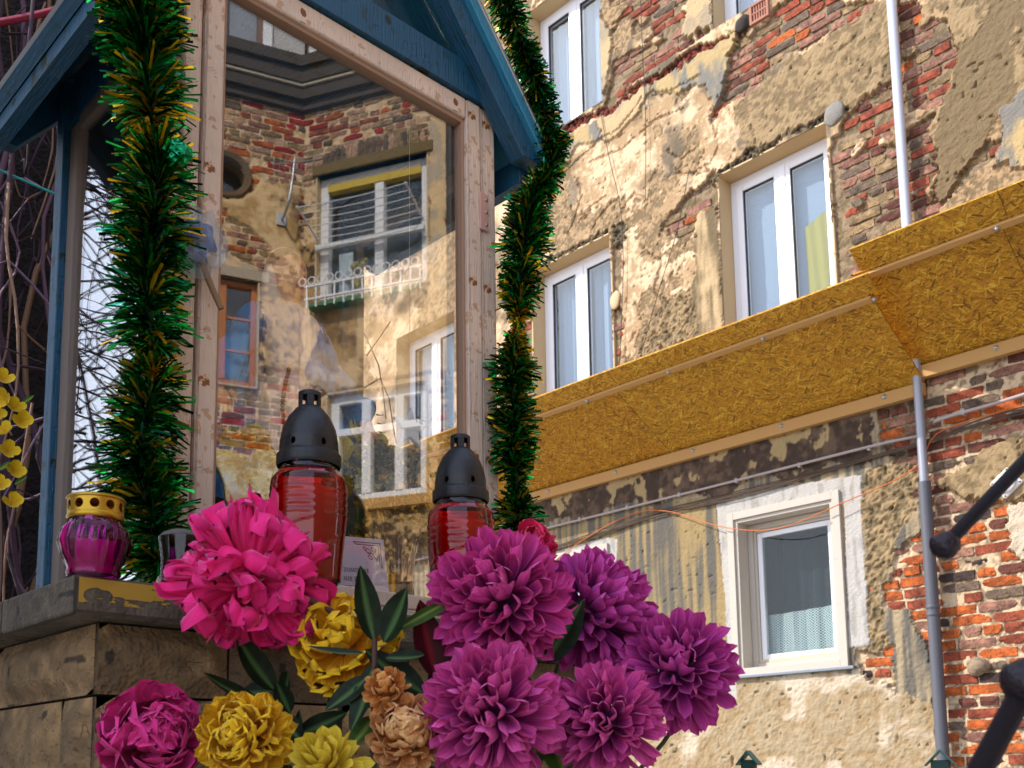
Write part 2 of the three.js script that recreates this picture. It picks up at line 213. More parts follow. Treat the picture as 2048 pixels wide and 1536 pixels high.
// ------------------------------------------------------------------ the tenement (facade in the plane x = 6.92)
const FX = 6.92;
const ZONES = [
  ['brick', [-6.9, 9.17, -6.69, 9.14, -6.69, 8.09, -6.78, 8.41, -6.87, 8.73]],
  ['brick', [-5.57, 8.19, -5.17, 8.1, -4.63, 7.96, -4.66, 7.81, -5.01, 7.86, -5.18, 7.83, -5.59, 7.77, -5.71, 7.73, -5.63, 7.97]],
  ['brick', [-5.42, 8.51, -5.04, 8.49, -4.96, 8.35, -5.3, 8.41]], ['brick', [-5.0, 8.05, -4.92, 8.13, -4.62, 8.15, -4.51, 8.16, -4.63, 7.96]],
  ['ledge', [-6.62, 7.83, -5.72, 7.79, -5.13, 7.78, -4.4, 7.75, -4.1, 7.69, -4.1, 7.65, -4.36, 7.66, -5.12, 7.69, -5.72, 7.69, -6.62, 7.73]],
  ['brick', [-4.28, 7.74, -4.09, 7.68, -3.85, 7.7, -3.67, 7.68, -3.06, 7.32, -3.11, 7.22, -3.36, 7.19, -3.52, 7.25, -3.7, 7.24, -3.95, 7.2, -4.17, 7.11, -4.31, 7.14, -4.46, 7.1, -4.54, 7.03, -4.53, 7.18, -4.42, 7.34, -4.39, 7.5]],
  ['brick', [-2.9, 7.22, -2.75, 7.13, -2.69, 6.92, -2.47, 6.75, -2.48, 6.55, -2.54, 6.43, -2.61, 6.23, -2.71, 6.09, -2.68, 5.8, -2.76, 5.69, -2.67, 5.3, -2.99, 5.2]],
  ['brick', [-3.46, 6.29, -3.36, 6.49, -3.23, 6.55, -2.95, 6.62, -2.95, 5.2, -3.15, 5.15, -3.38, 5.1, -3.5, 5.0, -3.54, 5.26]],
  ['brick', [-4.85, 6.48, -4.69, 6.53, -4.48, 6.64, -4.49, 6.19, -4.71, 6.19, -4.82, 6.1, -4.92, 6.18, -5.13, 6.32, -5.01, 6.41]],
  ['brick', [-5.66, 6.44, -5.55, 6.44, -5.53, 6.14, -5.59, 5.83, -5.55, 5.53, -5.62, 5.29, -5.7, 5.0]], ['brick', [-6.82, 6.05, -6.69, 6.11, -6.71, 5.0, -6.84, 5.0]],
  ['brick', [-2.72, 5.64, -2.68, 5.8, -2.4, 5.84, -2.23, 5.82, -2.27, 5.73, -2.41, 5.64, -2.63, 5.52, -2.73, 5.49]],
  ['tan', [-4.31, 7.07, -4.17, 7.11, -3.88, 7.14, -3.7, 7.21, -3.48, 7.2, -3.19, 7.22, -3.05, 7.3, -2.91, 7.23, -2.96, 6.6, -3.23, 6.57, -3.36, 6.51, -3.48, 6.51, -3.74, 6.57, -4.19, 6.59, -4.23, 6.79, -4.32, 6.96]],
  ['tan', [-2.68, 7.09, -2.01, 6.69, -2.06, 6.02, -2.25, 5.97, -2.44, 5.73, -2.66, 5.53, -2.71, 5.82, -2.6, 6.18, -2.48, 6.55, -2.54, 6.81]],
  ['grey', [-5.13, 7.61, -5.07, 7.68, -4.33, 7.68, -4.32, 7.79, -4.26, 7.7, -4.37, 7.4, -4.51, 7.15, -4.59, 7.45, -4.81, 7.49, -5.02, 7.53]], ['grey', [-6.47, 7.68, -5.78, 7.66, -5.71, 7.44, -6.04, 7.51, -6.24, 7.44, -6.38, 7.25, -6.48, 7.29]],
  ['grey', [-2.2, 6.0, -2.06, 6.06, -2.1, 5.47, -2.19, 5.58, -2.28, 5.62]], ['smooth', [-5.76, 7.68, -5.13, 7.71, -5.13, 7.61, -5.31, 7.5, -5.49, 7.43, -5.71, 7.42]],
  ['smooth', [-5.72, 8.8, -5.6, 8.52, -5.56, 8.34, -5.61, 8.14, -5.73, 7.84]], ['smooth', [-4.68, 8.28, -4.46, 8.17, -4.46, 7.89, -4.71, 7.91, -4.77, 8.04]],
  ['streak', [-4.73, 6.29, -4.5, 6.28, -4.5, 5.0, -4.75, 5.0, -4.79, 5.72, -4.72, 6.06]],
  ['moss', [-4.56, 6.56, -4.19, 6.63, -3.74, 6.57, -3.48, 6.61, -3.35, 6.63, -3.31, 6.53, -3.48, 6.51, -3.92, 6.54, -4.34, 6.5, -4.49, 6.49]],
  ['moss', [-6.63, 6.51, -6.33, 6.57, -5.73, 6.53, -5.69, 6.46, -6.2, 6.49, -6.57, 6.46]], ['moss', [-5.68, 6.59, -5.52, 6.57, -5.45, 6.4, -5.54, 6.29, -5.65, 6.38]], ['rough', [-5.33, 5.55, -4.78, 5.68, -4.72, 5.0, -5.45, 5.0]],
  ['lower', [-11, 4.42, -1, 4.42, -1, 1, -11, 1]],
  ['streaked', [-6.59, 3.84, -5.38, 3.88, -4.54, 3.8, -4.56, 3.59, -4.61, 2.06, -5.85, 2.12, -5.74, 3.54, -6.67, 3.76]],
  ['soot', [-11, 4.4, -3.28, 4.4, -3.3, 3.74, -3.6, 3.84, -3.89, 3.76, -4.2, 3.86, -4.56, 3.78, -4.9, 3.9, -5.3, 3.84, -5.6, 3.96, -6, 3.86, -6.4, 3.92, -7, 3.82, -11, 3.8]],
  ['rough', [-3.39, 3.69, -3.14, 3.71, -2.91, 3.71, -2.93, 3.42, -3.18, 3.18, -3.19, 3.0, -3.31, 2.91, -3.28, 2.44, -3.25, 2.09, -3.41, 2.42]],
  ['beige', [-8, 2.13, -4.6, 2.21, -4.53, 2.32, -3.5, 2.29, -3.25, 2.11, -2.97, 2.0, -2.97, 1.0, -8, 1.0]],
  ['pale_brick', [-2.96, 4.38, -1.0, 4.42, -1.0, 1.0, -2.96, 1.0, -2.96, 2.73]], ['tan', [-2.85, 3.5, -2.76, 3.53, -2.46, 3.67, -2.23, 3.7, -2.26, 3.29, -2.45, 3.29, -2.6, 3.41, -2.77, 3.42]],
  ['pale', [-2.42, 3.25, -2.27, 3.27, -2.3, 2.85, -2.41, 2.94, -2.42, 3.12]],
  ['pale_brick', [-3.29, 2.91, -3.15, 3.0, -3.18, 3.11, -2.92, 3.21, -2.94, 2.21, -3.02, 2.28, -3.04, 2.53, -3.1, 2.67, -3.17, 2.69, -3.29, 2.7]], ['pale_brick', [-3.51, 2.44, -3.25, 2.4, -3.27, 2.15, -3.42, 2.16]],
  ['brick', [-3.23, 4.17, -2.89, 4.21, -2.91, 3.67, -3.11, 3.68, -3.21, 3.85]],
  ['white', [-4.64, 3.73, -4.48, 3.74, -4.52, 2.13, -4.6, 2.13, -4.59, 2.94]], ['white', [-4.64, 3.7, -4.34, 3.77, -3.39, 3.7, -3.39, 3.52, -4.49, 3.49]], ['white', [-3.53, 3.6, -3.4, 3.69, -3.4, 2.45, -3.56, 2.45]],
  ['white', [-6.7, 3.62, -5.82, 3.66, -5.68, 3.62, -5.74, 3.22, -5.74, 2.3, -6.7, 2.3]],
].map(([k, p]) => { let a = 99, b = -99, c = 99, d = -99; for (let i = 0; i < p.length; i += 2) { a = Math.min(a, p[i]); b = Math.max(b, p[i]); c = Math.min(c, p[i + 1]); d = Math.max(d, p[i + 1]); } return { k, p, a, b, c, d }; }).reverse();
const CRACKS = [[-6.45, 7.17, -6.24, 7.34, -6.04, 7.4, -5.76, 7.46, -5.54, 7.45, -5.39, 7.52, -5.24, 7.62], [-5.13, 7.59, -4.91, 7.52, -4.62, 7.51], [-4.46, 7.1, -4.52, 6.97, -4.47, 6.81, -4.56, 6.67, -4.74, 6.66, -4.92, 6.76], [-5.51, 6.67, -5.39, 6.76, -5.23, 6.64], [-6.06, 6.75, -5.93, 6.85, -5.72, 6.88], [-5.9, 6.62, -5.8, 6.72, -5.6, 6.8], [-4.9, 8.4, -4.8, 8.25, -4.85, 8.15], [-6.2, 6.7, -6.0, 7.0, -6.05, 7.2], [-5.3, 6.2, -5.1, 6.0, -5.2, 5.75, -5.05, 5.6], [-5.9, 7.3, -5.5, 7.25, -5.1, 7.35, -4.8, 7.3], [-7.6, 6.8, -7.3, 7.1, -7.1, 7.0], [-5.0, 7.0, -4.85, 6.85, -4.7, 6.88]];
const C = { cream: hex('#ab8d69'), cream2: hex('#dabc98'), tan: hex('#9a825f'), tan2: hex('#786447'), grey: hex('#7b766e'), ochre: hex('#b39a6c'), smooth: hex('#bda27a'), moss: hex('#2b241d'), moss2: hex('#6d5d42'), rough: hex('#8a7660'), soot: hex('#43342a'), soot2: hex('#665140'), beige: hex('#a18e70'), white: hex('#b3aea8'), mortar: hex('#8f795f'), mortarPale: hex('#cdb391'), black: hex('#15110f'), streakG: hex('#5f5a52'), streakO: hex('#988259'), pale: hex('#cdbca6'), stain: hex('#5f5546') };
const stain = (q, s, y, b) => mix3(q, C.stain, 0.75 * sstep(fbm(s * 2.4 + 70, y * 1.7 + 30, 5) + (b - 0.5) * 0.2, 0.6, 0.68));
const streaks = (s, y, lo, hi) => mix3(lo, hi, sstep(fbm(s * 26 + 3, y * 1.1, 3) * 0.65 + fbm(s * 7, y * 2.5 + 9, 3) * 0.35, 0.36, 0.62));
const blot = (base, s, y, b, dark, k = 1) => mix3(base, dark, k * sstep(fbm(s * 3.1 + 40, y * 3.1 + 8, 4), 0.56, 0.74) * (0.35 + b));
const FINISH = {
  cream: { t: 0.026, rough: 0.004, pits: 0.13, coat: 0.007, under: (s, y, a, b, c) => mix3(C.tan2, C.cream, sstep(b + (c - 0.5) * 0.7, 0.32, 0.7)), color: (s, y, a, b, c) => stain(blot(mix3(C.cream, C.cream2, sstep(a + (b - 0.5) * 0.6 + (c - 0.5) * 0.3, 0.35, 0.7)), s, y, b, C.tan2, 0.9), s, y, b) },
  tan: { t: 0.034, rough: 0.009, pits: 0.14, coat: 0.005, under: (s, y, a, b, c) => mix3(C.tan2, C.moss2, 0.5 * b), color: (s, y, a, b, c) => mix3(C.tan2, C.tan, sstep(b + 0.3 * (c - 0.5) + 0.6 * (a - 0.5), 0.3, 0.62)) },
  grey: { t: 0.05, rough: 0.004, color: (s, y, a, b) => mix3(C.grey, C.ochre, sstep(fbm(s * 9, y * 3 + 4, 4), 0.48, 0.66)) },
  smooth: { t: 0.05, rough: 0.004, color: (s, y, a, b) => mix3(C.smooth, C.grey, 0.5 * sstep(fbm(s * 6, y * 4 + 4, 4), 0.5, 0.7)) },
  streak: { t: 0.044, rough: 0.004, color: (s, y, a, b) => streaks(s * 0.5, y * 2, C.moss2, C.smooth) },
  moss: { t: 0.02, rough: 0.045, color: (s, y, a, b, c) => mix3(C.moss, C.moss2, sstep(b + (c - 0.5) * 0.6, 0.42, 0.68)) },
  rough: { t: 0.022, rough: 0.03, pits: 0.2, color: (s, y, a, b, c) => mix3(C.moss2, C.tan, sstep(b + 0.4 * (c - 0.5), 0.3, 0.66)) },
  lower: { t: 0.026, rough: 0.01, color: (s, y, a, b, c) => streaks(s, y, C.streakG, C.beige) },
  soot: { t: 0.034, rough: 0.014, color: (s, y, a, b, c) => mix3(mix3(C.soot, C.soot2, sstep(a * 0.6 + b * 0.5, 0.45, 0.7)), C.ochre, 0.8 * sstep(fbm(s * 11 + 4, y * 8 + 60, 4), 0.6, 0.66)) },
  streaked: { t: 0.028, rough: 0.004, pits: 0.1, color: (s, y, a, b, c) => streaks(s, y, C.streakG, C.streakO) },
  beige: { t: 0.03, rough: 0.011, pits: 0.16, color: (s, y, a, b, c) => mix3(mix3(C.tan, C.beige, sstep(b + 0.5 * (a - 0.5), 0.35, 0.62)), C.pale, 0.8 * sstep(fbm(s * 4 + 2, y * 4, 4), 0.52, 0.7)) },
  white: { t: 0.031, rough: 0.003, color: (s, y, a, b, c) => mix3(C.white, C.grey, 0.45 * sstep(fbm(s * 24, y * 5, 3), 0.52, 0.7)) },
  pale: { t: 0.03, rough: 0.01, color: (s, y, a, b) => mix3(C.pale, C.beige, b * 0.6) },
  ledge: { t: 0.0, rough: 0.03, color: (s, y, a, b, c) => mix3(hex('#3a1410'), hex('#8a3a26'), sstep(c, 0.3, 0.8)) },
  brick: { t: -0.002, rough: 0.009, bricks: true, color: (s, y, a, b, c) => mix3(C.moss2, C.mortar, sstep(b + 0.4 * (c - 0.5), 0.35, 0.65)) },
  pale_brick: { t: -0.002, rough: 0.009, bricks: true, color: (s, y, a, b, c) => mix3(C.mortar, C.mortarPale, sstep(b + 0.4 * (c - 0.5), 0.35, 0.62)) },
};
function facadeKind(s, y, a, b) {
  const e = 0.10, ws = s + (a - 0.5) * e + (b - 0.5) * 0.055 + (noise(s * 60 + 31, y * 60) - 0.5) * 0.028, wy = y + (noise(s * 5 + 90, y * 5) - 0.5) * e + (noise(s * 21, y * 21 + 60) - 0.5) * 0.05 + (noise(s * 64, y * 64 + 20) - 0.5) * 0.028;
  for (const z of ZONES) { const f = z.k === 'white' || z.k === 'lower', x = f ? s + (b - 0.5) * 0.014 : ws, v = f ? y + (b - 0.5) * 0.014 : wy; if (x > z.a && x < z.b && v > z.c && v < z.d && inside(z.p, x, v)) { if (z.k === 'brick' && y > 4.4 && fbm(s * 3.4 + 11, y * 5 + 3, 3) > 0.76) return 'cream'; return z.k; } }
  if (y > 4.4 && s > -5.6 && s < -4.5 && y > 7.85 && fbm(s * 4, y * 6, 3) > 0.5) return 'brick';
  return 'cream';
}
const WINDOWS = [
  { s0: -6.69, s1: -5.68, y0: 5.0, y1: 6.5 }, { s0: -4.49, s1: -3.5, y0: 5.0, y1: 6.53 }, { s0: -8.85, s1: -7.86, y0: 5.0, y1: 6.5 },
  { s0: -6.68, s1: -5.71, y0: 7.84, y1: 9.3 }, { s0: -4.47, s1: -3.5, y0: 7.86, y1: 9.3 },
];
const GROUND_WINDOWS = [{ s0: -4.53, s1: -3.56, y0: 2.31, y1: 3.62 }, { s0: -6.7, s1: -5.79, y0: 2.31, y1: 3.6 }];
const tenement = thing('tenement_house', 'weathered tenement with peeling cream render, bare red brick and white windows', 'building', [0, 0, 0]);
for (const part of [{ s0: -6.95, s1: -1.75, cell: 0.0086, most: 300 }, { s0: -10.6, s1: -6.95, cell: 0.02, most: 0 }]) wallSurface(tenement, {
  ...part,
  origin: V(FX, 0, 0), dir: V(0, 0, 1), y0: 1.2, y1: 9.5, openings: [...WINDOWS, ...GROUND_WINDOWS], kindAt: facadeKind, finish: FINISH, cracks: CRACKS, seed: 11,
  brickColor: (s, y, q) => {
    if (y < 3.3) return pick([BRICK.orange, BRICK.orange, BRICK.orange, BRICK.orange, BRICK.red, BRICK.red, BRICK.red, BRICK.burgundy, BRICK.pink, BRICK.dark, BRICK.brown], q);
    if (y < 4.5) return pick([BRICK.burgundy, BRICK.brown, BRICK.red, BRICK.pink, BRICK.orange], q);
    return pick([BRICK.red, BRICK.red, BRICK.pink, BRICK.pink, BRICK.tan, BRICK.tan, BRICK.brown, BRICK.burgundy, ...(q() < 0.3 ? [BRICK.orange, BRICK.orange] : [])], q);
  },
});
// the rest of the house: plain walls round the detailed part, a closed core behind the windows, a roof
mesh('wall', [bx(FX - 0.02, FX + 0.4, 9.5, 11.2, -20, 1.5, 0), bx(FX - 0.02, FX + 0.4, 0, 9.5, -20, -10.6, 0), bx(FX - 0.02, FX + 0.4, 0, 9.5, -1.75, 1.5, 0), bx(FX + 0.02, FX + 0.4, 0, 1.2, -10.6, -1.75, 0), bx(FX + 0.4, FX + 8, 0, 11.2, 1.1, 1.5, 0)], oldWall, tenement);
mesh('inner_wall', [bx(FX + 0.9, FX + 1.1, 0, 11, -20, 1, 0), bx(FX + 0.35, FX + 0.9, 4.35, 4.5, -20, 1, 0), bx(FX + 0.35, FX + 0.9, 7.2, 7.35, -20, 1, 0)], darkRoom, tenement);
mesh('roof', [bx(FX - 0.35, FX + 8, 11.2, 11.5, -20, 1.9, 0.01)], std('#5a4038', 0.9), tenement);

// ------------------------------------------------------------------ windows of the tenement
const pvc = std('#e9e9ee', 0.35), oldPaint = std('#bdb4a8', 0.7, { bumpMap: rep(peelBump, 3), bumpScale: 0.003 }), revealMat = std('#c9b087', 0.9, { bumpMap: rep(grainMap, 3), bumpScale: 0.003 });
const paneGlass = phys({ color: '#f2f8fa', roughness: 0.0, transmission: 1, thickness: 0, ior: 1.6 });
const dimGlass = phys({ color: '#e8eeee', roughness: 0.0, transmission: 1, thickness: 0, ior: 1.38 });
const blindMat = std('#8d97aa', 0.9), blindYellow = std('#a8930c', 0.9, { side: THREE.DoubleSide }), seal = std('#3b3b40', 0.6), zinc = std('#7f858c', 0.45, { metalness: 0.7 });
function framePieces(a0, a1, b0, b1, w, x0, x1) { return [bx(x0, x1, b0, b1, a0, a0 + w), bx(x0, x1, b0, b1, a1 - w, a1), bx(x0 + 0.001, x1, b0, b0 + w, a0 + w, a1 - w), bx(x0 + 0.001, x1, b1 - w, b1, a0 + w, a1 - w)]; }
function reveal(w, depth, mat, parent) { const t = 0.012; mesh('reveal', [bx(FX - 0.022, FX + depth, w.y0, w.y1, w.s0 - t, w.s0 + 0.002, 0), bx(FX - 0.022, FX + depth, w.y0, w.y1, w.s1 - 0.002, w.s1 + t, 0), bx(FX - 0.022, FX + depth, w.y1 - 0.002, w.y1 + t, w.s0, w.s1, 0), bx(FX - 0.022, FX + depth, w.y0 - t, w.y0 + 0.002, w.s0, w.s1, 0)], mat, parent); }
function plasticWindow(w, blind, label, soft = false) {
  const t = thing('plastic_window', label, 'window', [0, 0, 0], 'white plastic windows of the upper floors'), X = FX + 0.15;
  reveal(w, 0.24, revealMat, t);
  mesh('frame', framePieces(w.s0 + 0.004, w.s1 - 0.004, w.y0 + 0.004, w.y1 - 0.004, 0.055, X, X + 0.07), pvc, t);
  const mid = w.s0 + (w.s1 - w.s0) * 0.5, a = w.s0 + 0.062, b = w.s1 - 0.062, lo = w.y0 + 0.062, hi = w.y1 - 0.062;
  for (const [s0, s1] of [[a, mid - 0.012], [mid + 0.012, b]]) {
    const sash = mesh('sash', framePieces(s0, s1, lo, hi, 0.062, X - 0.012, X + 0.05), pvc, t);
    mesh('seal', framePieces(s0 + 0.062, s1 - 0.062, lo + 0.062, hi - 0.062, 0.006, X - 0.006, X + 0.02), seal, sash);
    mesh('pane', bx(X + 0.008, X + 0.012, lo + 0.066, hi - 0.066, s0 + 0.066, s1 - 0.066, 0), paneGlass, sash);
  }
  mesh('mullion', bx(X - 0.02, X + 0.06, lo, hi, mid - 0.034, mid + 0.034, 0.006), pvc, t);
  // a pleated blind close behind the glass
  const fold = (s0, s1, y0, y1) => grid(1, Math.round((y1 - y0) / 0.012), (u, v) => { const k = Math.round(v * Math.round((y1 - y0) / 0.012)); return [X + 0.085 + (k % 2) * 0.004, y0 + v * (y1 - y0), s0 + u * (s1 - s0)]; });
  if (soft) mesh('curtain', [[a + 0.03, mid - 0.04], [mid + 0.04, b - 0.03]].map(([s0, s1], k) => grid(50, 2, (u, v) => [X + 0.11 + 0.014 * Math.sin(u * 19 + k * 2) + 0.008 * Math.sin(u * 43 + v), lo + 0.03 + v * (hi - lo - 0.06), s0 + u * (s1 - s0)])), blindMat, t); else mesh('blind', [fold(a + 0.05, mid - 0.06, lo + 0.05, hi - 0.05), fold(mid + 0.06, b - 0.05, lo + 0.05, hi - 0.05)], blindMat, t);
  if (blind) { const c = mesh('yellow_cloth', grid(24, 8, (u, v) => [X + 0.066 + 0.006 * Math.sin(u * 17 + v * 2), lo + 0.02 + v * (w.y1 - 0.66 - lo + 0.1 * u + 0.01 * Math.sin(u * 30)), mid + 0.13 + 0.02 * (1 - v) + u * (b - 0.05 - mid - 0.13)]), blindYellow, t); c.userData.label = 'olive yellow cloth hanging behind the right pane'; }
  mesh('sill', bx(FX - 0.03, FX + 0.15, w.y0 - 0.012, w.y0 + 0.006, w.s0 + 0.003, w.s1 - 0.003), std('#5b4a48', 0.7), t);
  return t;
}
plasticWindow(WINDOWS[0], false, 'white two-sash window just right of the green tinsel, above the yellow board canopy', true);
plasticWindow(WINDOWS[1], true, 'white two-sash window with olive yellow cloth behind its right pane, left of the downpipe');
plasticWindow(WINDOWS[2], false, 'white window above the canopy seen through the glass of the shrine');
plasticWindow(WINDOWS[3], false, 'tall white window high on the wall beside the roof edge of the shrine', true);
plasticWindow(WINDOWS[4], false, 'white window cut off by the top edge above the clay air vent');

// two old wooden windows of the ground floor
const laceMap = dataTex(256, (x, y) => { const k = 10, u = (x * k) % 1 - 0.5, v = (y * k) % 1 - 0.5, w = ((x * k + 0.5) % 1) - 0.5, z = ((y * k + 0.5) % 1) - 0.5; return u * u + v * v < 0.075 || w * w + z * z < 0.05 ? 0 : 1; });
const laceMat = std('#e4ecec', 0.9, { alphaMap: rep(laceMap, 1), alphaTest: 0.5, side: THREE.DoubleSide }), gauze = phys({ color: '#1c2f34', roughness: 1, transmission: 0.25, thickness: 0, side: THREE.DoubleSide });
function woodWindow(w, label, lace, two) {
  const t = thing('wooden_window', label, 'window', [0, 0, 0], 'old wooden windows of the ground floor'), X = FX + 0.13;
  reveal(w, 0.3, oldPaint, t);
  mesh('casing', framePieces(w.s0 - 0.002, w.s1 + 0.002, w.y0, w.y1 + 0.002, 0.06, FX - 0.055, FX - 0.02).concat(framePieces(w.s0 + 0.058, w.s1 - 0.058, w.y0 + 0.03, w.y1 - 0.058, 0.028, FX - 0.035, FX + 0.13)), oldPaint, t);
  const a = w.s0 + 0.088, b = w.s1 - 0.088, lo = w.y0 + 0.06, hi = w.y1 - 0.09;
  mesh('frame', framePieces(a, b, lo, hi, 0.045, X - 0.03, X + 0.04).concat(framePieces(a + 0.046, b - 0.046, lo + 0.046, hi - 0.046, 0.02, X - 0.014, X + 0.03)), oldPaint, t);
  const cuts = two ? [[a + 0.07, (a + b) / 2 - 0.02], [(a + b) / 2 + 0.02, b - 0.07]] : [[a + 0.07, b - 0.07]];
  for (const [s0, s1] of cuts) { const sash = mesh('sash', framePieces(s0, s1, lo + 0.07, hi - 0.07, 0.04, X, X + 0.04), pvc, t); mesh('pane', bx(X + 0.014, X + 0.018, lo + 0.1, hi - 0.1, s0 + 0.035, s1 - 0.035, 0), dimGlass, sash); }
  if (two) mesh('mullion', bx(X - 0.02, X + 0.04, lo + 0.045, hi - 0.045, (a + b) / 2 - 0.018, (a + b) / 2 + 0.018), pvc, t);
  const sl = mesh('rail', bx(X - 0.012, X + 0.012, lo + 0.046, lo + 0.072, a + 0.05, b - 0.05), std('#d6bf4e', 0.5), t); sl.userData.label = 'yellow painted bottom rail';
  mesh('sill', bx(FX - 0.07, X - 0.02, w.y0 - 0.018, w.y0 + 0.006, w.s0 - 0.02, w.s1 + 0.05, 0.004), zinc, t);
  mesh('gauze_curtain', grid(40, 4, (u, v) => [X + 0.2 + 0.012 * Math.sin(u * 40) + 0.006 * Math.sin(u * 97), lo + v * (hi - lo), a + u * (b - a)]), gauze, t);
  if (lace) { const g = grid(80, 12, (u, v) => [X + 0.07 + 0.012 * Math.sin(u * 26 + v) + 0.004 * Math.sin(u * 61), lo + 0.06 + v * (lace + 0.02 * u * u), a + 0.05 + u * (b - a - 0.1)]); const p = g.attributes.uv; for (let i = 0; i < p.count; i++) p.setXY(i, p.getX(i) * 2.6, p.getY(i) * 1.8); mesh('lace_curtain', g, laceMat, t); }
  return t;
}
woodWindow(GROUND_WINDOWS[0], 'old white ground floor window with a half-height lace curtain and a zinc sill', 0.37, false);
woodWindow(GROUND_WINDOWS[1], 'old white ground floor window mostly hidden behind the magenta dahlias', 0, true);

// ------------------------------------------------------------------ oriented strand board canopies
function strandTexture() {
  const n = 1024, cv = document.createElement('canvas'); cv.width = cv.height = n; const c = cv.getContext('2d'), q = rng(44);
  c.fillStyle = '#b98320'; c.fillRect(0, 0, n, n);
  const tones = ['#d09a2c', '#a87518', '#e0b04a', '#8a5c12', '#ecc264', '#c48c24', '#6b440e', '#d6a338', '#b57f1e'];
  for (let i = 0; i < 5200; i++) {
    const L = rr(20, 80, q), W = rr(4, 13, q), a = (q() - 0.5) * 2.4, x = q() * n, y = q() * n; c.fillStyle = pick(tones, q); c.globalAlpha = rr(0.35, 0.95, q);
    for (const dx of [-n, 0, n]) for (const dy of [-n, 0, n]) { if (x + dx < -70 || x + dx > n + 70 || y + dy < -70 || y + dy > n + 70) continue; c.save(); c.translate(x + dx, y + dy); c.rotate(a); c.beginPath(); c.moveTo(-L / 2, -W * 0.3); c.lineTo(L / 2, -W / 2); c.lineTo(L / 2 - 3, W * 0.4); c.lineTo(-L / 2 + 4, W / 2); c.fill(); c.restore(); }
  }
  const t = new THREE.CanvasTexture(cv); t.wrapS = t.wrapT = THREE.RepeatWrapping; t.colorSpace = THREE.SRGBColorSpace; return t;
}
const osbTex = strandTexture(), osb = std('#f3f0b4', 0.75, { map: rep(osbTex, 0.95), bumpMap: rep(osbTex, 0.95), bumpScale: 0.003 }), osbs = ['#f3f0b4', '#e4dfa2', '#efe69c'].map((c) => { const m = osb.clone(); m.color.set(c); return m; });
const deal = std('#b88c52', 0.75, { bumpMap: rep(woodBump, 1, 3), bumpScale: 0.002 }), boltMat = std('#a9abae', 0.35, { metalness: 0.9 });
// a board laid across the section from (xa, ya) to (xb, yb), thickness th, from z0 to z1
function sheet(xa, ya, xb, yb, th, z0, z1) {
  const L = Math.hypot(xb - xa, yb - ya), g = new RoundedBoxGeometry(L, th, z1 - z0, 1, 0.002), p = g.attributes.position, uv = g.attributes.uv, n = g.attributes.normal;
  for (let i = 0; i < p.count; i++) { if (Math.abs(n.getY(i)) > 0.5) uv.setXY(i, p.getZ(i) + z0 * 1.37, p.getX(i) + z1 * 0.77); else uv.setXY(i, p.getZ(i) + z0, p.getY(i)); }
  g.rotateZ(Math.atan2(yb - ya, xb - xa)); g.translate((xa + xb) / 2, (ya + yb) / 2, (z0 + z1) / 2); return g;
}
function boltAt(parent, x, y, z, dir) { const g = lathe([[0, 0.014], [0.009, 0.013], [0.011, 0.009], [0.011, 0.004], [0.017, 0.003], [0.018, 0], [0, 0]], 12); g.applyQuaternion(new THREE.Quaternion().setFromUnitVectors(V(0, 1, 0), dir.clone().normalize())); g.translate(x, y, z); mesh('bolt', g, boltMat, parent); }
function canopy(label, o) {
  const t = thing('board_canopy', label, 'canopy', [0, 0, 0], 'yellow board canopies on the tenement');
  for (const [k, [z0, z1]] of o.panels.entries()) mesh('board', sheet(o.wall[0], o.wall[1], o.lip[0], o.lip[1], 0.018, z0 + 0.002, z1 - 0.002), osbs[k % 3], t);
  for (const [z0, z1] of o.panels) mesh('edge_board', sheet(o.lip[0] + 0.012, o.lip[1] + 0.004, o.rim[0], o.rim[1], 0.018, z0 + 0.05, z1 + 0.046), osb, t);
  const k = V(o.lip[0] - o.wall[0], o.lip[1] - o.wall[1], 0).normalize(), dn = V(k.y, -k.x, 0).multiplyScalar(Math.sign(k.x) * 1).negate(); if (dn.y > 0) dn.negate();
  const z0 = o.panels[0][0], z1 = o.panels.at(-1)[1], e = V(o.lip[0], o.lip[1], 0).addScaledVector(k, -0.035).addScaledVector(dn, 0.024);
  mesh('lath', bar(V(e.x, e.y, z0), V(e.x, e.y, z1), 0.042, 0.026, k), deal, t);
  mesh('batten', bx(FX - 0.085, FX - 0.033, o.batten[0], o.batten[1], z0, z1, 0.004), deal, t);
  for (let z = z1 - 0.28; z > z0; z -= 0.83) { boltAt(t, FX - 0.086, (o.batten[0] + o.batten[1]) / 2 + 0.012, z, V(-1, 0, 0)); boltAt(t, e.x + dn.x * 0.014, e.y + dn.y * 0.014, z + 0.3, dn); }
  return t;
}
canopy('long yellow strand board canopy under the upper windows, ending at the downpipe', { wall: [FX - 0.04, 4.26], lip: [6.115, 4.655], rim: [5.995, 4.732], batten: [4.15, 4.243], panels: [[-12.55, -10.05], [-10.05, -7.55], [-7.55, -5.055], [-5.055, -2.87]] });
canopy('short yellow strand board canopy set higher, right of the downpipe', { wall: [FX - 0.04, 4.372], lip: [6.13, 4.83], rim: [6.0, 4.94], batten: [4.27, 4.362], panels: [[-2.985, -2.05], [-2.05, 0.4]] });

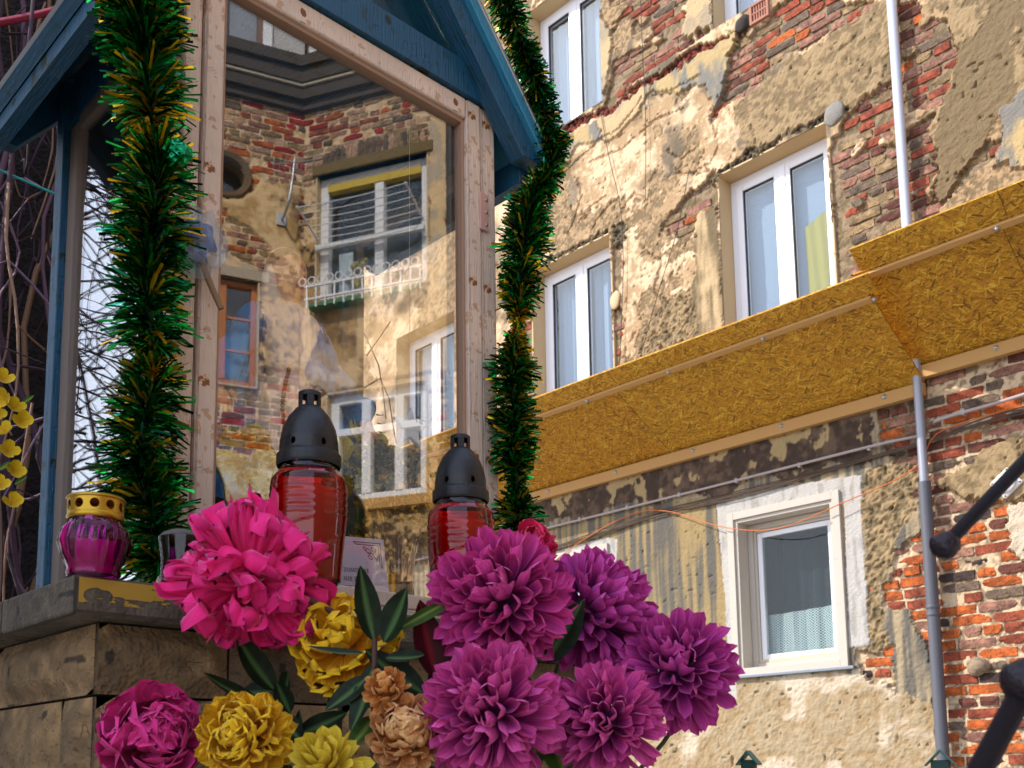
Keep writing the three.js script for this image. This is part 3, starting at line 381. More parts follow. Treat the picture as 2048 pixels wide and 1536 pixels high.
// ------------------------------------------------------------------ pipes, conduits, cables and small fittings on the wall
const galv = std('#c9cbd6', 0.38, { metalness: 0.35 }), greyPipe = std('#55565f', 0.5), conduitMat = std('#a79a98', 0.6), orangeCable = std('#c8641c', 0.5), brownCable = std('#4d3a2b', 0.7);
const PX = FX - 0.085, PZ = -2.905;
{
  const t = tag(mesh('downpipe', tube([[PX, 4.98, PZ], [PX, 7, PZ], [PX, 9.2, PZ], [PX, 11.2, PZ]], 0.036, 4, 18), galv), 'pale metal downpipe on the upper wall, rising from the canopy', 'pipe');
  const d = thing('drain_pipe', 'grey drainpipe below the canopy with a thicker dark lower half', 'pipe');
  mesh('upper_pipe', tube([[PX, 3.5, PZ], [PX, 3.9, PZ], [PX, 4.4, PZ], [PX, 5.0, PZ]], 0.031, 4, 18), std('#9a9ca8', 0.4, { metalness: 0.3 }), d);
  mesh('lower_pipe', tube([[PX, 0, PZ], [PX, 1.5, PZ], [PX, 2.8, PZ], [PX, 3.53, PZ]], 0.042, 4, 20), greyPipe, d);
  for (const y of [2.66, 2.61]) { const g = lathe([[0.042, -0.012], [0.047, -0.01], [0.047, 0.01], [0.042, 0.012]], 20); g.translate(PX, y, PZ); mesh('collar', g, greyPipe, d); }
}
{
  const c = thing('conduit', 'thin grey cable conduit running along the wall under the long canopy', 'conduit', [0, 0, 0]), x = FX - 0.055;
  mesh('tube', tube([[x, 3.872, -10.5], [x, 3.87, -8], [x, 3.868, -6.73], [x, 3.874, -4.8], [x, 3.88, -3.0], [x + 0.03, 3.88, -2.9]], 0.011, 30, 8), conduitMat, c);
  for (let z = -3.3; z > -10; z -= 0.56) mesh('clip', bx(x - 0.014, x + 0.03, 3.855, 3.892, z - 0.012, z + 0.012), conduitMat, c);
  const e = thing('conduit', 'thin grey conduit with a bent end on the bricks right of the drainpipe', 'conduit', [0, 0, 0]);
  mesh('tube', tube([[FX + 0.02, 3.945, -2.84], [FX - 0.04, 3.945, -2.835], [FX - 0.06, 3.95, -2.79], [FX - 0.06, 3.965, -2.4], [FX - 0.06, 3.985, -2.0], [FX - 0.06, 4.0, -1.2]], 0.013, 40, 8), conduitMat, e);
  for (const z of [-2.62, -2.05]) mesh('clip', bx(FX - 0.076, FX - 0.01, 3.94, 3.982, z - 0.012, z + 0.012), conduitMat, e);
  tag(mesh('orange_cable', tube([[FX - 0.05, 3.35, -6.95], [FX - 0.05, 3.442, -6.67], [FX - 0.07, 3.689, -6.0], [FX - 0.05, 3.81, -5.45], [FX - 0.06, 3.76, -5.12], [FX - 0.09, 3.5, -4.51], [FX - 0.1, 3.409, -4.06], [FX - 0.1, 3.499, -3.52], [FX - 0.07, 3.663, -2.95], [FX - 0.05, 3.85, -2.83], [FX - 0.05, 3.89, -2.62], [FX - 0.05, 3.91, -2.05], [FX - 0.05, 3.95, -1.3]], 0.0042, 90, 6), orangeCable), 'sagging orange cable looping in front of the ground floor window', 'cable');
  const b = thing('cable_bundle', 'bundle of thin brown wires sagging along the wall below the conduit', 'cables', [0, 0, 0]);
  for (let k = 0; k < 8; k++) { const j = () => rr(-0.03, 0.03); mesh('wire', tube([[FX - 0.05, 3.6 + j(), -7.4], [FX - 0.05, 3.645 + j(), -6.7], [FX - 0.055, 3.7 + j(), -5.9], [FX - 0.05, 3.755 + j(), -5.2], [FX - 0.055, 3.76 + j(), -4.4], [FX - 0.05, 3.795 + j() * 0.6, -3.5], [FX - 0.05, 3.82 + j() * 0.5, -2.9], [FX - 0.05, 3.86 + j(), -2.5], [FX - 0.05, 3.87 + j(), -1.9], [FX - 0.05, 3.92 + j(), -1.1]], rr(0.0025, 0.0045), 60, 5), brownCable, b); }
  const w = [[[-5.2, 9.6, -5.21, 8.4, -5.2, 7.3, -5.23, 6.62], 'black wire hanging straight down the cream wall between the upper windows'], [[-5.72, 7.72, -5.63, 7.2, -5.52, 6.7, -5.5, 6.2, -5.56, 5.4, -5.62, 4.8], 'thin wire slanting down the wall beside the lower left window'], [[-4.75, 6.7, -4.9, 6.2, -5.13, 5.7, -5.4, 5.05, -5.5, 4.8], 'thin wire slanting left towards the canopy']];
  for (const [p, label] of w) { const pts = []; for (let i = 0; i < p.length; i += 2) pts.push([FX - 0.062, p[i + 1], p[i]]); tag(mesh('wall_wire', tube(pts, 0.0035, 24, 5), std('#2a2420', 0.7)), label, 'wire'); }
}
{
  const v = thing('air_vent', 'small reddish clay air vent grille below the topmost right window', 'vent'), m = std('#a5705e', 0.85), x = FX - 0.06, z = -4.015, y = 7.757;
  mesh('frame', [bx(x, x + 0.05, y - 0.09, y + 0.09, z - 0.09, z - 0.066), bx(x, x + 0.05, y - 0.09, y + 0.09, z + 0.066, z + 0.09), bx(x, x + 0.05, y - 0.09, y - 0.066, z - 0.066, z + 0.066), bx(x, x + 0.05, y + 0.066, y + 0.09, z - 0.066, z + 0.066)], m, v);
  for (let k = -2; k <= 2; k++) mesh('slat', bx(x + 0.008, x + 0.03, y - 0.066, y + 0.066, z + k * 0.024 - 0.006, z + k * 0.024 + 0.006, 0.002), m, v);
  mesh('crossbar', bx(x + 0.005, x + 0.02, y - 0.007, y + 0.007, z - 0.066, z + 0.066, 0.002), m, v);
  mesh('backing', bx(x + 0.034, x + 0.048, y - 0.066, y + 0.066, z - 0.066, z + 0.066, 0), m, v);
}
function lump(r, sx, sy, sz, seed, detail = 3) { const g = new THREE.IcosahedronGeometry(r, detail), p = g.attributes.position; for (let i = 0; i < p.count; i++) { const x = p.getX(i), y = p.getY(i), z = p.getZ(i), k = 1 + 0.5 * (fbm(x / r * 1.6 + seed, y / r * 1.6 + z / r * 1.3, 3) - 0.5); p.setXYZ(i, x * k * sx, y * k * sy, z * k * sz); } const q = mergeVertices(strip((g.deleteAttribute('uv'), g.deleteAttribute('normal'), g))); q.computeVertexNormals(); metreUV(q); return q; }
const put = (g, x, y, z) => { g.translate(x, y, z); return g; };
{
  const b = thing('wall_lamp', 'white square wall fitting with a round face, set diagonally on the bricks', 'wall fitting', [FX - 0.03, 3.42, -2.385]); b.rotation.x = Math.PI / 4 + 0.12;
  const white = std('#e6e3e4', 0.4);
  mesh('plate', bx(-0.025, 0.02, -0.075, 0.075, -0.075, 0.075, 0.008), white, b);
  const g = lathe([[0.068, 0], [0.068, 0.014], [0.06, 0.026], [0.0, 0.03]], 32); g.rotateZ(Math.PI / 2); g.translate(-0.025, 0, 0); mesh('cover', g, white, b);
  for (const [y, z] of [[0.062, 0.062], [-0.062, 0.062], [0.062, -0.062], [-0.062, -0.062]]) { const s = lathe([[0.007, 0], [0.006, 0.004], [0, 0.005]], 10); s.rotateZ(Math.PI / 2); s.translate(-0.025, y, z); mesh('screw', s, std('#6b5a3a', 0.4, { metalness: 0.7 }), b); }
  tag(mesh('rubble_plug', put(lump(0.07, 0.8, 0.9, 1, 3), FX - 0.02, 2.24, -2.66), std('#a08a72', 0.95, { bumpMap: rep(grainMap, 5), bumpScale: 0.01 })), 'grey lump of crumpled filling stuffed in a hole in the brickwork', 'rubble');
  tag(mesh('cement_patch', put(lump(0.09, 0.35, 1, 1, 9), FX - 0.035, 6.56, -3.42), std('#8e8a82', 0.9, { bumpMap: rep(grainMap, 5), bumpScale: 0.008 })), 'round grey cement patch at the top right corner of the window with yellow cloth', 'cement');
  tag(mesh('mortar_lump', put(lump(0.075, 0.6, 1, 1, 21), FX - 0.04, 7.74, -4.17), std('#3c3631', 0.95, { bumpMap: rep(grainMap, 5), bumpScale: 0.01 })), 'dark rough mortar lump left of the clay air vent', 'mortar');
  tag(mesh('plaster_flake', put(lump(0.075, 0.3, 1.1, 0.75, 33), FX - 0.045, 5.82, -5.62), std('#cdb089', 0.9)), 'pale loose plaster flake beside the lower left window', 'plaster');
}

// ------------------------------------------------------------------ the courtyard corner behind the viewer, mirrored in the shrine's glass
{
  const O = V(6.095, 0, 6.337), dL = V(-0.93909, 0, 0.34366), dR = V(-0.44776, 0, 0.89415), nL = V().crossVectors(dL, V(0, 1, 0)), nR = V().crossVectors(dR, V(0, 1, 0));
  const house = thing('courtyard_house', 'old brick courtyard corner with cornice, reflected in the glass front of the shrine', 'building', [0, 0, 0]);
  const on = (d, n) => (s, y, t) => O.clone().addScaledVector(d, s).addScaledVector(n, t).setY(y), pL = on(dL, nL), pR = on(dR, nR);
  const basis = (d, n) => new THREE.Matrix4().makeBasis(d, V(0, 1, 0), n).setPosition(O), mL = basis(dL, nL), mR = basis(dR, nR);
  const at = (m4) => (s0, s1, y0, y1, t0, t1, r = 0.004) => bx(s0, s1, y0, y1, t0, t1, r).applyMatrix4(m4), bL = at(mL), bR = at(mR);
  const P = { pale: hex('#d9b98a'), tan: hex('#b4925f'), brown: hex('#6b5238'), mortar: hex('#d8bd98'), stone: hex('#d2c4a4'), dark: hex('#4a382a') };
  const fin = {
    brick: { t: -0.002, rough: 0.007, bricks: true, color: (s, y, a, b) => mix3(P.tan, P.mortar, sstep(b, 0.35, 0.6)) },
    plaster: { t: 0.026, rough: 0.01, pits: 0.12, color: (s, y, a, b, c) => blot(mix3(P.tan, P.pale, sstep(a + (b - 0.5) * 0.5, 0.36, 0.64)), s, y, b, P.brown, 0.9) },
    smooth: { t: 0.032, rough: 0.003, color: (s, y, a, b) => mix3(P.pale, hex('#9b958a'), 0.6 * sstep(fbm(s * 6, y * 6, 3), 0.45, 0.65)) },
    dark: { t: 0.024, rough: 0.014, color: (s, y, a, b) => mix3(P.dark, P.tan, sstep(b + (a - 0.5), 0.35, 0.66)) },
    stone: { t: 0.05, rough: 0.012, color: (s, y, a, b) => mix3(P.stone, P.tan, 0.8 * sstep(b + (a - 0.5), 0.4, 0.65)) },
  };
  const zone = (list) => (s, y, a, b) => { const x = s + (a - 0.5) * 0.12 + (b - 0.5) * 0.05, v = y + (noise(s * 5 + 9, y * 5) - 0.5) * 0.12 + (noise(s * 20, y * 20 + 6) - 0.5) * 0.05; for (const [k, p] of list) if (inside(p, x, v)) return k; return 'brick'; };
  const tones = (s, y, q) => (q() < 0.06 ? BRICK.paint : pick([BRICK.pale, BRICK.pale, BRICK.tan, BRICK.tan, BRICK.pink, BRICK.orange, BRICK.red, BRICK.brown], q));
  const oculus = { s0: 0.67, s1: 1.07, y0: 8.09, y1: 8.49, round: true }, brownWin = { s0: 0.5, s1: 1.13, y0: 5.84, y1: 7.08 }, win = { s0: -1.57, s1: -0.2, y0: 6.9, y1: 8.42 }, low = { s0: -1.55, s1: -0.36, y0: 4.54, y1: 5.78 };
  const see = V(1.16, 2.4, -1.6);
  wallSurface(house, { origin: O, dir: dL, s0: 0, s1: 1.7, y0: 3.6, y1: 9.3, cell: 0.016, openings: [oculus, brownWin], finish: fin, seed: 21, seenFrom: see, most: 150,
    kindAt: zone([['smooth', [0.5, 7.25, 1.2, 7.38, 1.2, 7.1, 0.4, 7.08]], ['plaster', [0.5, 8.3, 0.08, 8.4, 0, 7.6, 0.02, 7.2, 0.3, 7.4, 0.6, 7.72, 0.95, 7.93, 0.7, 8.04]], ['dark', [0, 7.2, 0.48, 7.0, 0.46, 6.0, 0, 6.1]], ['stone', [0, 5.1, 1.7, 5.1, 1.7, 3.5, 0, 3.5]]]),
    brickColor: (s, y, q) => (s < 0.24 && y > 8.5 && q() < 0.5 ? BRICK.paint : tones(s, y, q)) });
  wallSurface(house, { origin: O, dir: dR, s0: -2.6, s1: 0, y0: 3.6, y1: 9.3, cell: 0.016, openings: [win, low], finish: fin, seed: 22, seenFrom: see, most: 150,
    kindAt: zone([['smooth', [-1.82, 8.9, -1.58, 8.9, -1.58, 6.8, -1.82, 6.8]], ['plaster', [-2.6, 6.9, 0, 6.85, 0, 5.95, -0.4, 5.8, -2.6, 5.9]], ['dark', [-0.2, 7.6, 0, 7.7, 0, 5.9, -0.3, 6.0]], ['dark', [-2.6, 4.5, 0, 4.5, 0, 3.5, -2.6, 3.5]]]), brickColor: tones });
  // a flat arch of bricks on end over the window
  for (let k = 0; k < 17; k++) { const s = -1.52 + k * 0.077, m = mesh('brick', pick(HEADERS), pick([BRICK.tan, BRICK.pale, BRICK.brown]), house); m.applyMatrix4(mR.clone().multiply(new THREE.Matrix4().makeTranslation(s, 8.6 + 0.06 * Math.sin((k / 16) * Math.PI), 0.022)).multiply(new THREE.Matrix4().makeRotationZ(Math.PI / 2 + (k - 8) * 0.02)).multiply(new THREE.Matrix4().makeScale(1.75, 1, 1))); }
  for (let k = 0; k < 16; k++) { const a = k / 16 * 2 * Math.PI; const m = mesh('brick', pick(HEADERS), pick([BRICK.orange, BRICK.pale, BRICK.red]), house); m.applyMatrix4(mL.clone().multiply(new THREE.Matrix4().makeTranslation(0.87 + Math.cos(a) * 0.31, 8.29 + Math.sin(a) * 0.31, 0.008)).multiply(new THREE.Matrix4().makeRotationZ(a))); }
  // moulded ring of the round window
  { const ring = lathe([[0.2, -0.2], [0.2, 0.02], [0.215, 0.05], [0.24, 0.03], [0.255, 0.06], [0.28, 0.045], [0.285, -0.02]], 40); ring.rotateX(Math.PI / 2); ring.translate(0.87, 8.29, 0.0); mesh('round_window_ring', ring.applyMatrix4(mL), std('#7d684e', 0.9, { bumpMap: rep(grainMap, 4), bumpScale: 0.006, side: THREE.DoubleSide }), house); }
  mesh('round_window_pane', bL(0.6, 1.14, 8.0, 8.6, -0.24, -0.22), paneGlass, house);
  const cornM = std('#4b4038', 0.9, { bumpMap: rep(grainMap, 3), bumpScale: 0.006 }), lineM = std('#b3a68f', 0.9);
  const run = (y0, y1, t, m) => mesh('cornice_band', [bL(-0.1, 1.75, y0, y1, -0.05, t), bR(-2.65, 0.1, y0, y1, -0.05, t)], m, house);
  run(9.26, 9.36, 0.07, cornM); run(9.36, 9.5, 0.13, cornM); run(9.5, 9.535, 0.16, lineM); run(9.535, 9.7, 0.18, cornM); run(9.7, 9.84, 0.23, cornM);
  // glazed gallery above the cornice
  const grey = std('#8a8f99', 0.5), brownW = std('#7a5a48', 0.6), whiteW = std('#e2e2e4', 0.5);
  for (const [s0, s1] of [[0.96, 1.75], [0.56, 0.9]]) mesh('gallery_pane', bL(s0, s1, 9.84, 11.2, -0.06, -0.04), grey, house);
  mesh('gallery_post', [bL(0.9, 0.96, 9.84, 11.2, -0.08, 0.02)], brownW, house); mesh('gallery_post', [bL(0.5, 0.56, 9.84, 11.2, -0.08, 0.02)], brownW, house); mesh('gallery_post', [bL(0.39, 0.5, 9.84, 11.2, -0.08, 0.03)], whiteW, house);
  mesh('gallery_panel', bL(0.0, 0.39, 9.84, 11.2, -0.07, -0.02), std('#b5b2ae', 0.8, { bumpMap: rep(peelBump, 2), bumpScale: 0.004 }), house);
  mesh('gallery_panel', bR(-0.62, -0.5, 9.84, 11.2, -0.07, -0.02), std('#8fa02c', 0.8), house); mesh('gallery_pane', bR(-2.65, -0.62, 9.84, 12.4, -0.09, -0.06), std('#22252c', 0.15), house); for (const s of [-0.75, -1.35, -1.9]) mesh('gallery_post', bR(s - 0.06, s + 0.06, 9.84, 12.4, -0.05, 0.02), whiteW, house); mesh('gallery_post', bR(-0.5, -0.38, 9.84, 11.2, -0.07, 0.02), whiteW, house); mesh('gallery_post', bR(-0.16, -0.06, 9.84, 11.2, -0.07, 0.02), whiteW, house); mesh('gallery_pane', bR(-0.38, -0.16, 9.84, 11.2, -0.07, -0.05), paneGlass, house);
  // brown casement with six lights
  { const w = mesh('window', [bL(brownWin.s0, brownWin.s0 + 0.06, 5.84, 7.08, -0.14, -0.05), bL(brownWin.s1 - 0.06, brownWin.s1, 5.84, 7.08, -0.14, -0.05), bL(0.56, 1.07, 7.02, 7.08, -0.14, -0.05), bL(0.56, 1.07, 5.84, 5.92, -0.14, -0.05), bL(0.83, 0.92, 5.92, 7.02, -0.12, -0.04)], std('#b06a34', 0.6, { bumpMap: rep(woodBump, 2), bumpScale: 0.002 }), house);
    mesh('glazing_bar', [bL(0.56, 0.83, 6.26, 6.29, -0.11, -0.08), bL(0.92, 1.07, 6.26, 6.29, -0.11, -0.08), bL(0.56, 0.83, 6.64, 6.67, -0.11, -0.08), bL(0.92, 1.07, 6.64, 6.67, -0.11, -0.08)], std('#b9774a', 0.6), w);
    mesh('pane', [bL(0.56, 1.07, 5.92, 7.02, -0.1, -0.096, 0)], phys({ color: '#ffffff', roughness: 0, transmission: 1, ior: 1.6 }), w); mesh('curtain', bL(0.56, 0.84, 5.9, 6.7, -0.2, -0.19), std('#5b6f7d', 0.9), w); mesh('lintel', bL(0.38, 1.25, 7.08, 7.2, -0.1, 0.05), std('#a89a86', 0.9), house); }
  const jamb = (b, w, m) => mesh('reveal', [b(w.s0 - 0.02, w.s0, w.y0, w.y1, -0.25, 0.03, 0), b(w.s1, w.s1 + 0.02, w.y0, w.y1, -0.25, 0.03, 0), b(w.s0, w.s1, w.y1, w.y1 + 0.02, -0.25, 0.03, 0), b(w.s0, w.s1, w.y0 - 0.02, w.y0, -0.25, 0.05, 0)], m, house);
  jamb(bL, brownWin, revealMat); jamb(bR, win, revealMat); jamb(bR, low, revealMat);
  const frame2 = (w, mid, tr) => { const m = mesh('window', [bR(w.s0, w.s0 + 0.1, w.y0, w.y1, -0.16, -0.06), bR(w.s1 - 0.1, w.s1, w.y0, w.y1, -0.16, -0.06), bR(w.s0 + 0.1, w.s1 - 0.1, w.y1 - 0.1, w.y1, -0.16, -0.06), bR(w.s0 + 0.1, w.s1 - 0.1, w.y0, w.y0 + 0.09, -0.16, -0.06), ...mid.map((s) => bR(s - 0.055, s + 0.055, w.y0 + 0.09, w.y1 - 0.1, -0.15, -0.05)), ...tr.map((y) => bR(w.s0 + 0.1, w.s1 - 0.1, y - 0.04, y + 0.04, -0.155, -0.045))], whiteW, house); mesh('pane', bR(w.s0 + 0.1, w.s1 - 0.1, w.y0 + 0.09, w.y1 - 0.1, -0.12, -0.116, 0), paneGlass, m); return m; };
  { const a = frame2(win, [-0.95], []); mesh('curtain', [bR(-0.5, -0.32, 6.95, 7.6, -0.3, -0.28)], whiteW, a); mesh('lintel', bR(-1.65, -0.15, 8.42, 8.54, -0.1, 0.06), std('#6f5a2c', 0.8), house); mesh('top_rail', bR(win.s0 + 0.1, win.s1 - 0.1, 8.24, 8.33, -0.14, -0.04), std('#c5a83a', 0.6), a); frame2(low, [-0.8, -1.2], [5.35]); }
  // plain remainder of the house and its dark rooms
  mesh('wall', [bL(-0.1, 9, 9.84, 14, -0.5, -0.1, 0), bL(1.7, 9, 0, 9.84, -0.4, 0, 0), bL(0, 1.7, 0, 3.6, -0.4, 0, 0), bR(-2.6, 0, 0, 3.6, -0.4, 0, 0), bR(-4, -2.6, 0, 9.84, -0.4, 0, 0), bR(-4, 0.1, 9.84, 14, -0.5, -0.1, 0)], oldWall, house);
  mesh('inner_wall', [bL(-0.6, 1.8, 3.4, 9.4, -0.75, -0.7, 0), bR(-2.8, 0.6, 3.4, 9.4, -0.85, -0.8, 0)], darkRoom, house);
  mesh('downpipe', bR(-1.9, -1.82, 3.6, 9.26, 0.02, 0.1, 0.03), std('#3a302a', 0.6), house);
  mesh('ledge_board', [bR(-1.7, -0.3, 4.4, 4.51, 0.0, 0.12)], deal, house);
  // things fixed to it
  const steel = std('#b9bbbf', 0.4, { metalness: 0.8 }), thin = std('#8d8b88', 0.5);
  { const a = thing('tv_aerial', 'television aerial on an angled arm fixed to the reflected brick corner', 'aerial'); mesh('plate', bL(0.2, 0.31, 7.8, 7.95, 0.03, 0.05), steel, a); mesh('arm', tube([pL(0.25, 7.87, 0.04), pL(0.24, 7.9, 0.3), pL(0.2, 8.2, 0.34), pL(0.18, 8.45, 0.35)], 0.016, 20, 8), steel, a); mesh('boom', tube([pL(0.42, 8.36, 0.3), pL(0.18, 8.4, 0.36), pL(-0.1, 8.44, 0.5)], 0.008, 6, 6), thin, a); for (let k = 0; k < 9; k++) { const c = pL(0.4 - k * 0.058, 8.36 + k * 0.009, 0.31 + k * 0.02); mesh('element', bar(c.clone().add(V(0, -0.09, 0.02)), c.clone().add(V(0, 0.09, -0.02)), 0.006, 0.006), thin, a); } }
  { const a = thing('laundry_rack', 'white laundry rack of stretched lines before the reflected upper window', 'laundry rack'); for (const s of [-0.22, -1.53]) mesh('bracket', bar(pR(s, 7.62, 0.02), pR(s, 7.8, 0.5), 0.02, 0.02), whiteW, a); for (let k = 0; k < 6; k++) mesh('line', tube([pR(-0.2, 7.64 + k * 0.03, 0.06 + k * 0.085), pR(-0.9, 7.62 + k * 0.03, 0.06 + k * 0.085), pR(-1.55, 7.65 + k * 0.03, 0.06 + k * 0.085)], 0.006, 10, 5), whiteW, a); mesh('rail', bR(-1.55, -0.2, 7.5, 7.56, 0.02, 0.07), whiteW, a); }
  { const a = thing('flower_box', 'white wrought flower box railing below the reflected upper window', 'flower box'); for (const y of [6.83, 6.98]) mesh('rail', bR(-1.6, -0.16, y, y + 0.025, 0.2, 0.225), whiteW, a); for (let k = 0; k < 13; k++) { mesh('bar', bR(-1.58 + k * 0.115, -1.56 + k * 0.115, 6.74, 7.02, 0.2, 0.22), whiteW, a); const s = new THREE.TorusGeometry(0.045, 0.009, 5, 14); s.translate(-1.51 + k * 0.115, 7.06, 0.21); mesh('scroll', s.applyMatrix4(mR), whiteW, a); } mesh('tray', bR(-1.58, -0.18, 6.76, 6.8, 0.04, 0.2), std('#3f7a5a', 0.7), a); }
  { const a = thing('window_flowers', 'small yellow flowers behind the reflected upper window', 'flowers'); const g = []; for (let k = 0; k < 34; k++) { const p = pR(rr(-0.72, -0.5), rr(7.05, 7.45), rr(-0.1, 0.0) - 0.2); g.push(put(new THREE.IcosahedronGeometry(rr(0.02, 0.035), 0), p.x, p.y, p.z)); } mesh('blossom', g, std('#d8b81c', 0.8), a); const l = []; for (let k = 0; k < 50; k++) { const p = pR(rr(-0.8, -0.4), rr(6.95, 7.3), rr(-0.1, 0.0) - 0.22); const e = new THREE.SphereGeometry(0.035, 5, 3); e.scale(1, 0.3, 0.7); e.rotateZ(rr(-1, 1)); g && l.push(put(e, p.x, p.y, p.z)); } mesh('leaves', l, std('#35522a', 0.8), a); }
}

// ------------------------------------------------------------------ left of the shrine: an unseen house block, added to shade the shrine, and the dark wall with bare vines
{
  const n = thing('added_sun_block', 'unseen house block added at the left to keep the sun off the shrine', 'building');
  mesh('wall', bx(-5.5, -1.5, 0, 5.3, -4.3, -2.35, 0), std('#cfc6b4', 0.95, { map: rep(brickMap, 0.5), bumpMap: rep(grainMap, 1), bumpScale: 0.01 }), n);
  mesh('roof', bx(-5.7, -1.4, 5.3, 5.45, -4.4, -2.25), std('#5b4038', 0.9), n);
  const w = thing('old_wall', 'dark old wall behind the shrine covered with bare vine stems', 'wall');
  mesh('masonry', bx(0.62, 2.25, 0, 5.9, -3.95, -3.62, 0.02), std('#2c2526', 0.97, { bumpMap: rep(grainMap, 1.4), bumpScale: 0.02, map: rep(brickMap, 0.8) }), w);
}
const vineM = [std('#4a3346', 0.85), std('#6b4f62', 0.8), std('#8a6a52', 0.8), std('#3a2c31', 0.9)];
{
  const q = rng(91), v = thing('climbing_vine', 'tangle of bare leafless climber stems on the dark wall left of the shrine', 'vine');
  const stem = (x0, z0, h, spread, r, seg = 26) => { const p = []; let x = x0, z = z0; for (let k = 0; k <= 9; k++) { p.push(V(x, 0.2 + (h * k) / 9, z)); x += rr(-spread, spread, q); z = clamp(z + rr(-0.12, 0.12, q), -3.6, z0 + 0.25); } return taper(p, (t) => r * (1 - 0.65 * t), seg, 5); };
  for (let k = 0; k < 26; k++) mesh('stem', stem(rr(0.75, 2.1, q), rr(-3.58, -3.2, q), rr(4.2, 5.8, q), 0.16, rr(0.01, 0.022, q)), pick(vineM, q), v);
  const tw = [[], [], [], []];
  for (let k = 0; k < 420; k++) {
    const x = rr(0.7, 2.15, q), y = rr(1.6, 5.7, q), z = rr(-3.58, -2.95, q), hang = q() < 0.6, L = rr(0.3, 1.1, q), a = q() * 6.28, p = [V(x, y, z)];
    for (let i = 1; i <= 4; i++) p.push(V(x + Math.cos(a) * (hang ? 0.12 : 0.5) * L * i / 4 + rr(-0.05, 0.05, q), y + (hang ? -L : rr(-0.35, 0.35, q) * L) * i / 4, clamp(z + Math.sin(a) * 0.3 * L * i / 4, -3.6, -2.85)));
    tw[Math.floor(q() * 4)].push(taper(p, (t) => rr(0.002, 0.005, q) * (1 - 0.6 * t) + 0.0012, 9, 4));
  }
  tw.forEach((g, i) => stuff(mesh('twigs', g, vineM[i], v)));
  tag(mesh('red_stem', taper([[0.86, 3.9, -3.2], [1.02, 4.0, -3.15], [1.1, 4.06, -3.12], [1.2, 4.16, -3.1], [1.3, 4.22, -3.1]], (t) => 0.012 - 0.003 * t, 24, 6), std('#8f1c3c', 0.6)), 'bright red bare stem crossing the dark vines at the upper left', 'stem');
  tag(mesh('teal_wire', tube([[0.85, 3.42, -3.12], [0.97, 3.4, -3.1], [1.09, 3.375, -3.07]], 0.004, 8, 5), std('#0e8f8a', 0.5)), 'thin teal wire stretched across the dark vines at the left edge', 'wire');
  // a free standing thicket further left, seen only as a silhouette in the side pane
  const b = thing('bare_thicket', 'bare twiggy thicket seen as silhouettes mirrored in the left side pane', 'thicket');
  for (let k = 0; k < 16; k++) mesh('stem', stem(rr(-0.75, 0.5, q), rr(-3.5, -3.0, q), rr(3.6, 5, q), 0.14, rr(0.008, 0.016, q)), pick(vineM, q), b);
  const g = []; for (let k = 0; k < 1500; k++) { const x = rr(-0.8, 0.55, q), y = rr(1.5, 4.3, q), z = rr(-3.5, -2.9, q), a = q() * 6.28, e = rr(-0.9, 0.9, q), L = rr(0.15, 0.7, q), p = [V(x, y, z)]; for (let i = 1; i <= 3; i++) p.push(V(x + Math.cos(a) * Math.cos(e) * L * i / 3 + rr(-0.03, 0.03, q), y + Math.sin(e) * L * i / 3 + rr(-0.03, 0.03, q), z + Math.sin(a) * Math.cos(e) * L * i / 3)); g.push(taper(p, (t) => (1 - 0.5 * t) * rr(0.0018, 0.0055, q), 6, 4)); }
  stuff(mesh('twigs', g, vineM[3], b));
}

